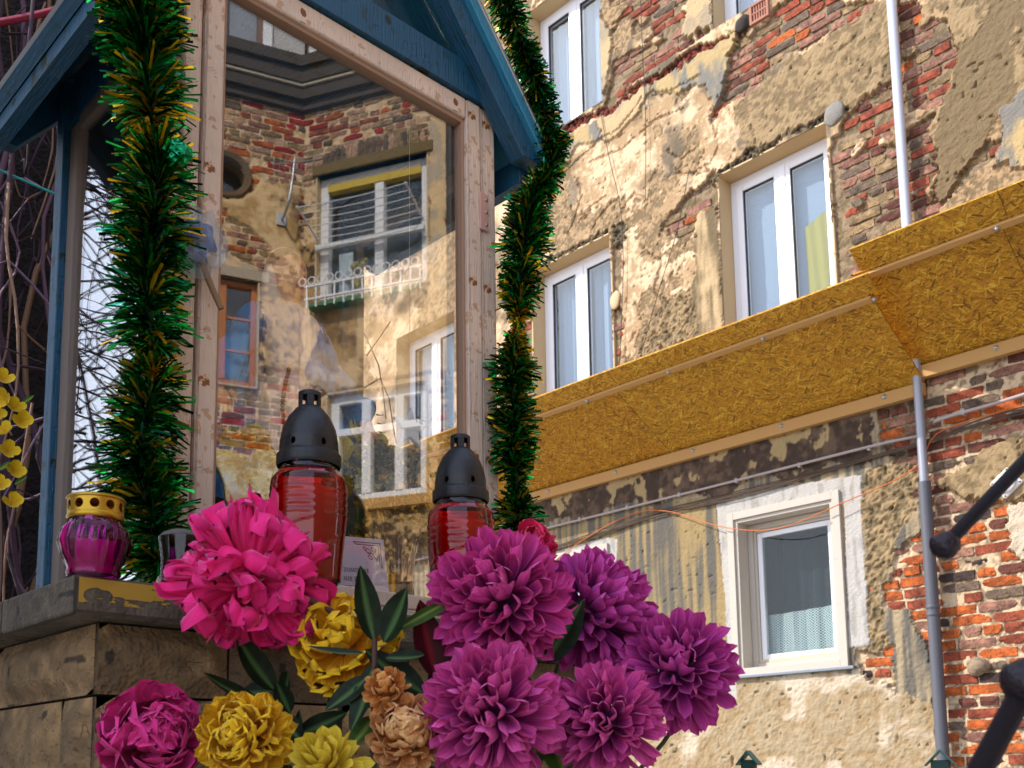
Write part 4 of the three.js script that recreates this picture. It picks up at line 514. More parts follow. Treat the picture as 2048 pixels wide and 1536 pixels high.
// ------------------------------------------------------------------ stone pedestal
const sandstone = (h) => std(h, 0.92, { map: rep(brickMap, 1.1), bumpMap: rep(grainMap, 2.5), bumpScale: 0.008 });
const capM = std('#6a5d4c', 0.85, { map: rep(brickMap, 1.4), bumpMap: rep(grainMap, 3), bumpScale: 0.004 });
{
  const p = thing('stone_pedestal', 'sandstone block pedestal with a grey stone cap carrying the shrine', 'pedestal');
  mesh('core', bx(0.63, 1.6, 0, 1.81, -2.25, -1.47, 0), std('#4d4338', 0.95), p);
  const y0 = 1.814, y1 = 1.869;
  const slab = (x0, x1, z0, z1) => bx(x0, x1, y0, y1, z0, z1, 0.007);
  mesh('cap_stone', slab(0.521, 0.98, -1.64, -1.364), capM, p); mesh('cap_stone', slab(0.982, 1.68, -1.64, -1.364), capM, p); mesh('cap_stone', slab(0.521, 1.68, -2.34, -1.642), capM, p);
  const splash = dataTex(256, (x, y) => { const e = tfbm(x, y, 5, 5, 3) * 0.75 + tfbm(x, y, 22, 3, 8) * 0.25, top = 0.30 + 0.42 * y; return e + top - 0.35 * x - (Math.hypot((x - 0.2) * 2.2, y - 0.3) < 0.34 ? 0.3 : 0) > 0.7 ? 1 : 0; });
  const yl = mesh('paint_splash', put(new THREE.PlaneGeometry(0.13, 0.034), 0.594, 1.848, -1.3632), std('#a07c22', 0.7, { alphaMap: splash, alphaTest: 0.5 }), p); yl.userData.label = 'worn ochre paint on the front edge of the cap';
  const q = rng(55), tones = ['#a08058', '#8a6e4e', '#ad8c5c', '#7c654a', '#967850'].map(sandstone);
  const rough = (w, h, s) => { const g = grid(16, 12, (u, v) => { const e = Math.min(u, 1 - u) * w, f = Math.min(v, 1 - v) * h, r = Math.min(e, f), m = sstep(r, 0.004, 0.03), n = fbm(u * w * 9 + s * 7, v * h * 9 + s * 3, 4), st = fbm(u * w * 30 + s, v * h * 5, 2); return [(u - 0.5) * w, (v - 0.5) * h, m * (0.008 + 0.03 * (n - 0.4) + 0.008 * (st - 0.5))]; }); metreUV(g); return g; };
  const row = (y0, y1, front, side) => {
    for (let k = 0; k + 1 < front.length; k++) { const w = front[k + 1] - front[k] - 0.004, h = y1 - y0 - 0.004, m = new THREE.Mesh(); const g = mergeGeometries([rough(w, h, q() * 90).toNonIndexed(), put(new THREE.BoxGeometry(w, h, 0.07), 0, 0, -0.035).toNonIndexed()]); const b = mesh('stone_block', g, pick(tones, q), p); b.position.set((front[k] + front[k + 1]) / 2, (y0 + y1) / 2, -1.405); }
    for (let k = 0; k + 1 < side.length; k++) { const w = Math.abs(side[k + 1] - side[k]) - 0.004, h = y1 - y0 - 0.004, g = mergeGeometries([rough(w, h, q() * 90).toNonIndexed(), put(new THREE.BoxGeometry(w, h, 0.05), 0, 0, -0.025).toNonIndexed()]); const b = mesh('stone_block', g, pick(tones, q), p); b.rotation.y = -Math.PI / 2; b.position.set(0.573, (y0 + y1) / 2, (side[k] + side[k + 1]) / 2); }
  };
  row(1.711, 1.813, [0.573, 0.773, 1.12, 1.5, 1.64], [-1.41, -1.8, -2.28]);
  row(1.5, 1.711, [0.573, 0.98, 1.3, 1.64], [-1.41, -1.52, -1.98, -2.28]);
  row(1.28, 1.5, [0.573, 0.8, 1.2, 1.64], [-1.41, -1.75, -2.28]); row(0.9, 1.28, [0.573, 1.1, 1.64], [-1.41, -1.9, -2.28]); row(0, 0.9, [0.573, 1.2, 1.64], [-1.41, -1.9, -2.28]);
}

// ------------------------------------------------------------------ the shrine: a glazed wooden cabinet with a steep roof
const teal = std('#174f6d', 0.5, { map: rep(paintMap, 2.2), bumpMap: rep(peelBump, 3), bumpScale: 0.004 }), tealLit = std('#2f7d9c', 0.5, { bumpMap: rep(peelBump, 4), bumpScale: 0.004 }), tealDark = teal;  // the paler teal puts the lit look of the right roof slope into the colour
const pinkPaint = std('#e4c8b3', 0.5, { map: rep(paintMap, 2.5), bumpMap: rep(peelBump, 4), bumpScale: 0.004 }), beadM = std('#9c7a62', 0.7);
const mirrorGlass = phys({ color: '#f4f2ee', metalness: 1, roughness: 0, transparent: true, opacity: 0.155, side: THREE.DoubleSide });
const shrine = thing('wayside_shrine', 'glazed wooden wayside shrine with teal gabled roof and pink door frame', 'shrine');
{
  const z = -1.605, B = (n, m, ...a) => mesh(n, bx(...a), m, shrine);
  B('sill', pinkPaint, 0.755, 1.55, 1.87, 1.922, -2.19, -1.585, 0.006); 
  for (const [x0, x1] of [[0.766, 0.802], [1.49, 1.533]]) B('front_post', pinkPaint, x0, x1, 1.922, 3.12, -1.655, -1.6, 0.005);
  for (const [x0, x1] of [[0.758, 0.803], [1.487, 1.532]]) B('rear_post', teal, x0, x1, 1.922, 3.12, -2.185, -2.14, 0.004);
  const door = mesh('door', [bx(0.806, 0.845, 1.926, 3.118, -1.64, z + 0.008, 0.005), bx(1.444, 1.486, 1.926, 3.118, -1.64, z + 0.008, 0.005), bx(0.845, 1.444, 3.07, 3.118, -1.638, z + 0.006, 0.005), bx(0.845, 1.444, 1.926, 1.956, -1.638, z + 0.006, 0.004)], pinkPaint, shrine);
  mesh('glazing_bead', [bx(0.845, 0.853, 1.956, 3.07, -1.632, z - 0.002, 0.002), bx(1.436, 1.444, 1.956, 3.07, -1.632, z - 0.002, 0.002), bx(0.853, 1.436, 3.06, 3.07, -1.632, z - 0.002, 0.002)], beadM, door);
  mesh('glass', bx(0.846, 1.443, 1.957, 3.069, -1.623, -1.62, 0), mirrorGlass, door);
  for (const y of [2.86, 2.1]) { const h = mesh('hinge', bx(1.478, 1.504, y - 0.045, y + 0.045, z + 0.004, z + 0.012, 0.002), std('#c79a8c', 0.5, { metalness: 0.2 }), door); for (const d of [-0.03, 0, 0.03]) { const s = lathe([[0.0045, 0], [0.0035, 0.003], [0, 0.0035]], 10); s.rotateX(Math.PI / 2); mesh('screw', put(s, 1.497, y + d, z + 0.012), std('#a98a80', 0.4, { metalness: 0.6 }), h); } }
  // side panes in grey-brown frames
  const greyWood = std('#6f625a', 0.8, { bumpMap: rep(woodBump, 2), bumpScale: 0.002 });
  for (const [x, s] of [[0.784, 'left'], [1.516, 'right']]) { const f = mesh('side_frame', [bx(x - 0.012, x + 0.012, 1.922, 3.0, -2.14, -2.1), bx(x - 0.012, x + 0.012, 1.922, 3.0, -1.69, -1.656), bx(x - 0.011, x + 0.011, 1.922, 1.95, -2.1, -1.69), bx(x - 0.011, x + 0.011, 2.985, 3.015, -2.1, -1.69)], greyWood, shrine); mesh('glass', bx(x - 0.0015, x + 0.0015, 1.945, 2.99, -2.104, -1.686, 0), s === 'left' ? phys({ color: '#eef0f4', metalness: 1, roughness: 0, transparent: true, opacity: 0.3, side: THREE.DoubleSide }) : phys({ color: '#ffffff', roughness: 0, transmission: 1, ior: 1.45 }), f); }
  for (const x of [0.793, 1.51]) B('side_beam', teal, x - 0.022, x + 0.022, 3.015, 3.11, -2.14, -1.66, 0.004);
  mesh('back_panel', bx(0.79, 1.515, 1.922, 3.1, -2.18, -2.16), std('#2b211b', 0.8, { bumpMap: rep(woodBump, 1.5), bumpScale: 0.002 }), shrine);
  B('ceiling', teal, 0.79, 1.515, 3.09, 3.105, -2.155, -1.66, 0);
  B('floor_board', std('#d9cdb8', 0.8), 0.8, 1.5, 1.918, 1.926, -2.155, -1.65, 0);
  // beam above the door cut to the roof slope, gable glazing, roof boards and barge boards
  const prism = (pts, z0, z1) => { const g = new THREE.ExtrudeGeometry(new THREE.Shape(pts.map(([a, b]) => new THREE.Vector2(a, b))), { depth: z1 - z0 - 0.004, bevelEnabled: true, bevelSize: 0.002, bevelThickness: 0.002, bevelSegments: 1 }); g.translate(0, 0, z0 + 0.002); return metreUV(g); };
  const cx = 1.155, K = 1.183, top = (x) => 3.02 + (0.477 - Math.abs(x - cx)) * K, in0 = 0.035;
  mesh('gable_beam', prism([[0.765, 3.121], [1.545, 3.121], [1.497, 3.178], [1.478, 3.2], [0.832, 3.2]], -1.64, -1.588), teal, shrine);
  mesh('gable_glass', prism([[0.84, 3.2], [1.47, 3.2], [cx, top(cx) - 0.05]], -1.632, -1.625), mirrorGlass, shrine);
  mesh('gable_back', prism([[0.8, 3.12], [1.51, 3.12], [cx, top(cx) - 0.05]], -2.18, -2.16), tealDark, shrine);
  for (const s of [-1, 1]) {
    const ov = s < 0 ? 0.54 : 0.482, a = V(cx + s * ov, top(cx + ov), 0), r = V(cx, top(cx) + 0.002, 0), n = V(s * K, 1, 0).normalize();
    const slabPts = [[a.x, a.y], [r.x, r.y], [r.x, r.y + 0.03], [a.x + n.x * 0.02, a.y + n.y * 0.02]];
    mesh('roof_board', prism(slabPts, -2.24, -1.53), s < 0 ? tealDark : tealLit, shrine);
    const low = (d) => [[a.x - s * 0.006, a.y - 0.002], [r.x, r.y - 0.004], [r.x, r.y - 0.004 - d], [a.x - s * d * 0.86, a.y - 0.002]];
    for (const [z0, z1] of [[-1.59, -1.545], [-2.225, -2.19]]) mesh('barge_board', prism(low(0.075), z0, z1), tealDark, shrine);
    mesh('eave_board', prism([[a.x - s * 0.005, a.y - 0.003], [a.x - s * 0.005, a.y - 0.035], [a.x - s * 0.03, a.y - 0.035], [a.x - s * 0.03, a.y + 0.025]], -2.19, -1.591), tealDark, shrine);
    mesh('roof_sheet', prism([[a.x + n.x * 0.021, a.y + n.y * 0.021], [r.x, r.y + 0.031], [r.x, r.y + 0.036], [a.x + n.x * 0.027, a.y + n.y * 0.027]], -2.25, -1.525), std('#9fa6ac', 0.4, { metalness: 0.6 }), shrine);
  }
}

// ------------------------------------------------------------------ the painted statue in the cabinet
// limbs are tapered capsules (a, b, ra, rb); flat squeezes one along z; the surface is meshed from their smooth union and painted by the nearest part
function blend(prims, box, res, k, paint) {
  const mc = new MarchingCubes(res, std(0xffffff), false, false, 400000); mc.isolation = 0; mc.field.fill(-1);
  const [x0, x1, y0, y1, z0, z1] = box, n = mc.size, H = n / 2;
  const eye = (p, x, y, z) => { const dx = p.b[0] - p.a[0], dy = p.b[1] - p.a[1], dz = p.b[2] - p.a[2], f = p.flat ?? 1, ex = x - p.a[0], ey = y - p.a[1], ez = z - p.a[2], t = clamp((ex * dx + ey * dy + ez * dz) / (dx * dx + dy * dy + dz * dz + 1e-9), 0, 1), r = lerp(p.ra, p.rb, t); return Math.hypot(ex - t * dx, ey - t * dy, (ez - t * dz) / f) - r; };
  for (let iz = 0; iz < n; iz++) for (let iy = 0; iy < n; iy++) for (let ix = 0; ix < n; ix++) {
    const x = lerp(x0, x1, ix / n), y = lerp(y0, y1, iy / n), z = lerp(z0, z1, iz / n); let d = 1;
    for (const p of prims) { const e = eye(p, x, y, z), h = Math.max(k - Math.abs(d - e), 0) / k; d = Math.min(d, e) - h * h * k * 0.25; }
    if (paint.carve) d += paint.carve(x, y, z);
    mc.field[ix + iy * n + iz * n * n] = -d * 40;
  }
  mc.update();
  const c = mc.count, P = new Float32Array(c * 3), Nn = new Float32Array(c * 3), col = new Float32Array(c * 3);
  for (let i = 0; i < c; i++) {
    const x = lerp(x0, x1, (mc.positionArray[3 * i] * H + H) / n), y = lerp(y0, y1, (mc.positionArray[3 * i + 1] * H + H) / n), z = lerp(z0, z1, (mc.positionArray[3 * i + 2] * H + H) / n);
    P.set([x, y, z], 3 * i); let best = 9, id = prims[0].id; for (const p of prims) { const e = eye(p, x, y, z) - (p.bias ?? 0); if (e < best) { best = e; id = p.id; } }
    col.set(paint.color(id, x, y, z), 3 * i);
  }
  let g = new THREE.BufferGeometry(); g.setAttribute('position', new THREE.BufferAttribute(P, 3)); g.setAttribute('color', new THREE.BufferAttribute(col, 3)); g = mergeVertices(g, 1e-5); g.computeVertexNormals(); g.setAttribute('uv', new THREE.Float32BufferAttribute(new Float32Array(g.attributes.position.count * 2), 2)); return g;
}
{
  const O = [1.152, 1.926, -1.87], S = thing('devotional_statue', 'painted statue of a robed woman in a blue cloak inside the shrine', 'statue');
  const SKIN = hex('#dda47c'), DRESS = hex('#f3dccb'), DRESS2 = hex('#d9b8a4'), BLUE = hex('#0c78b8'), BLUE2 = hex('#0a4f80'), EDGE = hex('#d9c9a8'), HAIR = hex('#6b4630'), LIP = hex('#a14a42'), DARK = hex('#2b1d18'), STONE = hex('#8f8577');
  const q = (x, y, z) => [O[0] + x, O[1] + y, O[2] + z], c = (id, a, b, ra, rb, flat = 1, bias = 0) => ({ id, a: q(...a), b: q(...b), ra, rb, flat, bias });
  const body = [
    c('skin', [0, 0.765, 0.012], [0, 0.735, 0.022], 0.036, 0.029, 1.05), c('skin', [0, 0.742, 0.05], [0, 0.752, 0.044], 0.005, 0.004, 1, 0.004), c('skin', [0, 0.69, 0.008], [0, 0.725, 0.01], 0.02, 0.02),
    c('hair', [0, 0.785, -0.008], [0, 0.74, -0.016], 0.04, 0.036), c('veil', [-0.034, 0.76, -0.01], [-0.05, 0.64, -0.012], 0.017, 0.022), c('veil', [0.034, 0.76, -0.01], [0.05, 0.64, -0.012], 0.017, 0.022), c('veil', [0, 0.795, -0.016], [0, 0.66, -0.035], 0.037, 0.05),
    c('dress', [-0.05, 0.64, 0], [0.05, 0.64, 0], 0.04, 0.04, 0.8), c('dress', [0, 0.63, 0.012], [0, 0.53, 0.012], 0.062, 0.05, 0.85), c('dress', [0, 0.53, 0.012], [0, 0.3, 0.0], 0.05, 0.085, 0.9), c('dress', [0, 0.3, 0], [0, 0.06, 0], 0.085, 0.1, 0.9),
    c('cloak', [-0.075, 0.645, -0.012], [-0.15, 0.53, 0.025], 0.036, 0.034), c('cloak', [-0.15, 0.53, 0.025], [-0.19, 0.455, 0.075], 0.036, 0.03), c('cloak', [0.07, 0.645, -0.012], [0.11, 0.53, 0.02], 0.036, 0.03), c('cloak', [0.11, 0.53, 0.02], [0.15, 0.465, 0.07], 0.03, 0.026), c('cloak', [0.06, 0.62, 0.02], [0.035, 0.53, 0.062], 0.026, 0.018), c('cloak', [0.035, 0.525, 0.066], [0.09, 0.5, 0.08], 0.02, 0.022), c('cloak', [0.09, 0.5, 0.078], [0.16, 0.475, 0.08], 0.022, 0.02), c('cloak', [0.08, 0.58, 0.03], [0.1, 0.51, 0.07], 0.03, 0.024),
    c('cloak', [-0.14, 0.53, 0.0], [-0.13, 0.44, 0.0], 0.045, 0.04, 0.5), c('cloak', [-0.17, 0.5, 0.02], [-0.17, 0.44, 0.03], 0.03, 0.026, 0.7), c('cloak', [0.12, 0.54, 0.0], [0.13, 0.45, 0.01], 0.034, 0.034, 0.5),
    c('cloak', [-0.06, 0.62, -0.05], [-0.1, 0.08, -0.05], 0.05, 0.075, 0.55), c('cloak', [0.06, 0.62, -0.05], [0.1, 0.08, -0.05], 0.05, 0.075, 0.55), c('cloak', [-0.1, 0.5, -0.02], [-0.115, 0.1, -0.01], 0.03, 0.035, 0.8), c('cloak', [0.1, 0.5, -0.02], [0.115, 0.1, -0.01], 0.03, 0.035, 0.8),
    c('skin', [-0.19, 0.462, 0.075], [-0.197, 0.44, 0.084], 0.015, 0.012), c('skin', [0.15, 0.47, 0.07], [0.155, 0.452, 0.078], 0.013, 0.011), c('stone', [-0.06, 0.02, 0], [0.06, 0.02, 0], 0.08, 0.08, 1.1),
  ];
  const paint = {
    carve: (x, y, z) => { const X = x - O[0], Y = y - O[1], Z = z - O[2]; if (Y < 0.06) return 0; if (Y > 0.69) { const e = Math.min(Math.hypot(X - 0.014, Y - 0.752, Z - 0.045), Math.hypot(X + 0.014, Y - 0.752, Z - 0.045)); return 0.006 * Math.exp(-e * e / 0.00005); } const w = Math.abs(X) < 0.085 && Z > 0.0 ? Math.sin(Math.atan2(X, 0.12) * 46 + Y * 3) * (Y < 0.52 ? 0.004 : 0.0025) : Math.sin((X - Y * 0.5) * 95) * 0.0045; return w; },
    color: (id, x, y, z) => { const X = x - O[0], Y = y - O[1], Z = z - O[2]; if (id === 'skin') { if (Y > 0.7 && Z > 0.02) { for (const s of [-1, 1]) { if (Math.hypot((X - s * 0.014) / 1.6, Y - 0.752) < 0.0045) return DARK; if (Math.hypot((X - s * 0.014) / 2.4, Y - 0.764) < 0.0032) return HAIR; } if (Math.hypot(X / 2.2, Y - 0.722) < 0.0045) return LIP; } return SKIN; } if (id === 'hair') return HAIR; if (id === 'veil') return mix3(DRESS, EDGE, 0.5); if (id === 'stone') return STONE; if (id === 'dress') return Y > 0.515 && Y < 0.535 ? DRESS2 : DRESS; return mix3(BLUE2, BLUE, sstep(noise(X * 40, Y * 30), 0.2, 0.7)); },
  };
  const bm = std(0xffffff, 0.5, { vertexColors: true });
  const hands = []; // each hand: a palm, four curved fingers of unequal length, a thumb from the side of the palm
  for (const [s, hx, hy, hz] of [[-1, -0.197, 0.437, 0.086], [1, 0.155, 0.45, 0.08]]) {
    const pr = [c('skin', [hx, hy + 0.012, hz - 0.004], [hx + s * 0.004, hy - 0.016, hz + 0.006], 0.011, 0.012, 0.7)];
    const f = [[-0.0105, 0.030], [-0.0035, 0.036], [0.0035, 0.034], [0.0105, 0.027]];
    for (const [o, L] of f) { const a = [hx + s * 0.004 + o, hy - 0.022, hz + 0.008], b = [a[0] + o * 0.25, a[1] - L * 0.5, a[2] + 0.006], e = [b[0] + o * 0.1, b[1] - L * 0.45, b[2] - 0.002]; pr.push(c('skin', a, b, 0.0043, 0.0038), c('skin', b, e, 0.0038, 0.003)); }
    const ta = [hx - s * 0.01, hy - 0.002, hz + 0.004], tb = [hx - s * 0.019, hy - 0.016, hz + 0.012]; pr.push(c('skin', ta, tb, 0.0055, 0.0048), c('skin', tb, [tb[0] - s * 0.003, tb[1] - 0.014, tb[2] + 0.003], 0.0046, 0.0036));
    const h = q(hx, hy, hz); hands.push(blend(pr, [h[0] - 0.04, h[0] + 0.04, h[1] - 0.075, h[1] + 0.035, h[2] - 0.03, h[2] + 0.04], 48, 0.004, { color: () => SKIN }));
  }
  mesh('figure', [blend(body, [O[0] - 0.26, O[0] + 0.24, O[1] - 0.02, O[1] + 0.86, O[2] - 0.15, O[2] + 0.15], 132, 0.018, paint), ...hands], bm, S);
  const beads = []; for (let k = 0; k < 22; k++) { const t = k / 21; beads.push(put(new THREE.SphereGeometry(0.0052, 8, 6), O[0] - 0.035 - 0.02 * Math.sin(t * 3.1), O[1] + 0.52 - t * 0.2, O[2] + 0.068 + 0.022 * t)); } mesh('rosary', beads, std('#5a2a26', 0.35), S);
}

// ------------------------------------------------------------------ offerings inside the cabinet
// a petal blade along +y, curling towards +z: length L, width W, cup, curl, frill
function petal(L, W, o = {}) {
  const { nu = 6, nv = 7, cup = 0.3, curl = 0.4, frill = 0, notch = 0, base = 0.25, peak = 0.62, seed = 1, tip = 1, crease = 0 } = o, c0 = o.c0 ?? [1, 1, 1], c1 = o.c1 ?? c0;
  const g = grid(nu, nv, (u, v) => { const a = u * 2 - 1, w = (v < peak ? lerp(base, 1, Math.sin((v / peak) * Math.PI / 2)) : Math.pow(Math.max(0, Math.cos(((v - peak) / (1 - peak)) * Math.PI / 2)), 0.55 / tip)) * W / 2, e = v * v; const ruff = frill * e * (Math.sin(a * 9 + seed) + 0.7 * Math.sin(a * 21 + seed * 3)) * 0.5; const th = curl * v, y = L * (curl ? Math.sin(th) / curl : v), z = L * (curl ? (1 - Math.cos(th)) / curl : 0); return [a * w, y - notch * e * (0.5 + 0.5 * Math.sin(a * 17 + seed * 2)) * L - notch * 0.8 * e * e * noise(a * 6.5 + seed * 9, 3) * L, z + cup * w * a * a * (1 - 0.3 * v) + ruff * L + crease * W * v * Math.sin(a * 12 + seed) + 0.02 * L * (noise(a * 2 + seed, v * 3) - 0.5)]; });
  const n = g.attributes.position.count, col = new Float32Array(n * 3), uv = g.attributes.uv; for (let i = 0; i < n; i++) { const v = uv.getY(i), a = uv.getX(i) * 2 - 1; col.set(mix3(c0, c1, clamp(v * 0.75 + 0.35 * a * a * v + 0.25 * (noise(a * 7 + seed, v * 2) - 0.5), 0, 1)), 3 * i); } g.setAttribute('color', new THREE.BufferAttribute(col, 3)); return g;
}
const petalMat = phys({ color: '#ffffff', vertexColors: true, map: petalVeins, bumpMap: petalVeins, bumpScale: 0.0012, roughness: 0.75, transmission: 0.18, thickness: 0, side: THREE.DoubleSide, ior: 1.35 });
const leafMat = phys({ color: '#ffffff', vertexColors: true, roughness: 0.6, specularIntensity: 0.4, transmission: 0.12, thickness: 0, side: THREE.DoubleSide }), stemMat = std('#3d4a1c', 0.7), darkStem = std('#4a2f26', 0.75);
const aim = (dir, roll = 0) => { const y = dir.clone().normalize(), h = Math.abs(y.y) > 0.95 ? V(1, 0, 0) : V(0, 1, 0), x = V().crossVectors(h, y).normalize(), m = new THREE.Matrix4().makeBasis(x, y, V().crossVectors(x, y)); return m.multiply(new THREE.Matrix4().makeRotationY(roll)); };
const place = (parent, name, g, mat, pos, m4) => { const m = mesh(name, g, mat, parent); m.applyMatrix4(m4.clone().setPosition(pos)); return m; };
function leafShape(L, W, c0, c1, bend = 0.5) { const g = grid(6, 12, (u, v) => { const a = u * 2 - 1, w = Math.pow(Math.sin(Math.PI * Math.pow(v, 0.8)), 0.8) * W / 2, th = bend * v; return [a * w, L * Math.sin(th) / bend, L * (1 - Math.cos(th)) / bend + Math.abs(a) * w * 0.35]; }); const n = g.attributes.position.count, col = new Float32Array(n * 3), uv = g.attributes.uv; for (let i = 0; i < n; i++) { const a = Math.abs(uv.getX(i) * 2 - 1); col.set(a < 0.1 ? c1 : mix3(c0, c1, 0.15 * noise(uv.getX(i) * 20, uv.getY(i) * 20)), 3 * i); } g.setAttribute('color', new THREE.BufferAttribute(col, 3)); return g; }
{
  const q = rng(66), Y = hex('#e8c40c'), Y2 = hex('#f6e04a'), G = hex('#27401c'), G2 = hex('#4c6a2c');
  // yellow blossoms with dark leaves at the left
  const a = thing('yellow_bouquet', 'yellow artificial flowers with dark leaves inside the shrine, left of the tall lantern', 'flowers', [0, 0, 0]);
  const yp = [1, 2, 3].map((s) => petal(0.062, 0.05, { frill: 0.12, notch: 0.12, curl: 0.7, cup: 0.5, seed: s, c0: Y, c1: Y2 }));
  for (const [x, y, z] of [[0.975, 2.235, -1.73], [1.05, 2.2, -1.74], [1.0, 2.15, -1.72], [0.93, 2.19, -1.76], [1.06, 2.1, -1.73]]) { const d0 = V(rr(-0.3, 0.2, q), 0.7, 0.6).normalize(); for (let k = 0; k < 14; k++) { const t = k / 14 * 6.283 * 2.4, sp = 0.35 + 0.6 * (k / 14); const side = V(Math.cos(t), 0, Math.sin(t)); place(a, 'petal', pick(yp, q), petalMat, V(x, y, z), aim(d0.clone().multiplyScalar(1.1 - sp * 0.7).addScaledVector(side, sp), rr(-0.5, 0.5, q))); } mesh('stem', tube([[x, y, z], [lerp(x, 1.0, 0.6), lerp(y, 2.0, 0.5), -1.74], [1.0, 1.93, -1.74]], 0.003, 10, 5), stemMat, a); }
  const lf = leafShape(0.1, 0.045, G, G2); for (let k = 0; k < 22; k++) place(a, 'leaf', lf, leafMat, V(1.0 + rr(-0.05, 0.05, q), rr(1.98, 2.14, q), -1.75 + rr(-0.03, 0.03, q)), aim(V(rr(-1, 1, q), rr(0.1, 1, q), rr(-0.4, 0.8, q)), rr(-1, 1, q)));
  // yellow tulips
  const b = thing('yellow_tulips', 'yellow artificial tulips inside the shrine behind the two red lanterns', 'flowers', [0, 0, 0]);
  const tp = petal(0.06, 0.035, { curl: 0.5, cup: 0.9, c0: Y, c1: Y2, tip: 0.7 }), tl = leafShape(0.2, 0.025, G2, hex('#6f8a48'), 0.3);
  for (const [x, y] of [[1.255, 2.27], [1.3, 2.33], [1.35, 2.3], [1.26, 2.19], [1.39, 2.28], [1.31, 2.22]]) { for (let k = 0; k < 6; k++) place(b, 'petal', tp, petalMat, V(x, y, -1.8), new THREE.Matrix4().makeRotationY(k * Math.PI / 3).multiply(new THREE.Matrix4().makeTranslation(0, 0, -0.017)).multiply(new THREE.Matrix4().makeRotationX(0.12 - 0.2))); mesh('stem', tube([[x, y, -1.8], [lerp(x, 1.31, 0.4), 2.08, -1.8], [1.31, 1.93, -1.8]], 0.004, 8, 5), stemMat, b); place(b, 'leaf', tl, leafMat, V(lerp(x, 1.31, 0.7), 2.0, -1.8), aim(V(rr(-0.5, 0.5, q), 1, rr(-0.3, 0.4, q)))); }
  // cut glass vase with dried golden flowers
  const v = thing('glass_vase', 'cut glass vase with a little amber water between the two red lanterns', 'vase', [0, 0, 0]), seg = 20, vx = 1.332, vz = -1.705;
  const prof = [[0.03, 1.93], [0.033, 1.96], [0.033, 2.02], [0.036, 2.06], [0.043, 2.09], [0.05, 2.12]], flute = (g) => { const p = g.attributes.position; for (let i = 0; i < p.count; i++) { const an = Math.atan2(p.getZ(i), p.getX(i)), k = 1 + 0.05 * Math.cos(an * 10) * (p.getY(i) < 2.1 ? 1 : 0.3); p.setX(i, p.getX(i) * k); p.setZ(i, p.getZ(i) * k); } g.computeVertexNormals(); return put(g, vx, 0, vz); };
  mesh('body', flute(lathe([[0, 1.928], ...prof, [0.0475, 2.12], [0.0405, 2.088], [0.033, 2.058], [0.03, 2.02], [0.03, 1.965], [0, 1.962]], 60)), phys({ color: '#f2e4d8', roughness: 0.02, transmission: 1, thickness: 0.004, ior: 1.5 }), v);
  mesh('water', put(lathe([[0, 1.963], [0.029, 1.966], [0.029, 2.0], [0, 2.0]], 24), vx, 0, vz), phys({ color: '#c97a1c', roughness: 0, transmission: 0.8, thickness: 0.05, ior: 1.33 }), v);
  const d = thing('dried_bouquet', 'brownish gold dried flowers and fern fronds standing in the cut glass vase', 'flowers', [0, 0, 0]), gold = std('#9a7a1c', 0.7), bronze = std('#5e4a14', 0.75), bl = [[], []];
  for (let k = 0; k < 34; k++) { const x = vx + rr(-0.09, 0.1, q), y = rr(2.1, 2.3, q), z = vz + rr(-0.05, 0.02, q); mesh('stem', tube([[x, y, z], [lerp(x, vx, 0.6), lerp(y, 2.0, 0.5), lerp(z, vz, 0.6)], [vx + rr(-0.015, 0.015, q), 1.98, vz]], 0.0014, 8, 4), bronze, d); for (let j = 0; j < 16; j++) { const g = new THREE.TetrahedronGeometry(rr(0.006, 0.014, q)); g.scale(1, rr(0.3, 1.4, q), 1); g.rotateX(q() * 6); g.rotateY(q() * 6); bl[q() < 0.5 ? 0 : 1].push(put(g, x + rr(-0.026, 0.026, q), y + rr(-0.03, 0.03, q), z + rr(-0.02, 0.02, q))); } }
  stuff(mesh('dry_blooms', bl[0], gold, d)); stuff(mesh('dry_blooms', bl[1], bronze, d));
  for (const [x, y, l] of [[1.37, 2.27, 0.13], [1.43, 2.24, 0.12], [1.3, 2.28, 0.1]]) { const dir = V(x - vx, y - 2.12, 0).normalize(), fr = []; for (let k = 0; k < 14; k++) { const t = k / 14, c = V(vx, 2.12, vz).lerp(V(x, y, vz), t).addScaledVector(dir, l * t), s = V(-dir.y, dir.x, 0); for (const w of [-1, 1]) { const g = leafShape(0.028 * (1 - 0.6 * t), 0.008, hex('#57401c'), hex('#7a5a24')); fr.push(g.applyMatrix4(aim(dir.clone().multiplyScalar(0.5).addScaledVector(s, w))).translate(c.x, c.y, c.z)); } } mesh('frond', fr, leafMat, d); }
  const s = thing('paper_star', 'small white folded star ornament among the dried fronds', 'ornament', [1.352, 2.342, -1.69]); { const sh = []; for (let k = 0; k < 10; k++) { const r = k % 2 ? 0.017 : 0.042, a = k / 10 * 6.283 + 0.3; sh.push(new THREE.Vector2(Math.cos(a) * r, Math.sin(a) * r)); } const g = new THREE.ExtrudeGeometry(new THREE.Shape(sh), { depth: 0.002, bevelEnabled: true, bevelSize: 0.004, bevelThickness: 0.005, bevelSegments: 2 }); mesh('star', g, std('#eceae6', 0.6), s); mesh('thread', tube([[0, 0.03, 0], [0, 0.5, 0], [0, 0.735, 0]], 0.0006, 4, 4), std('#bbbbbb', 0.6), s); }
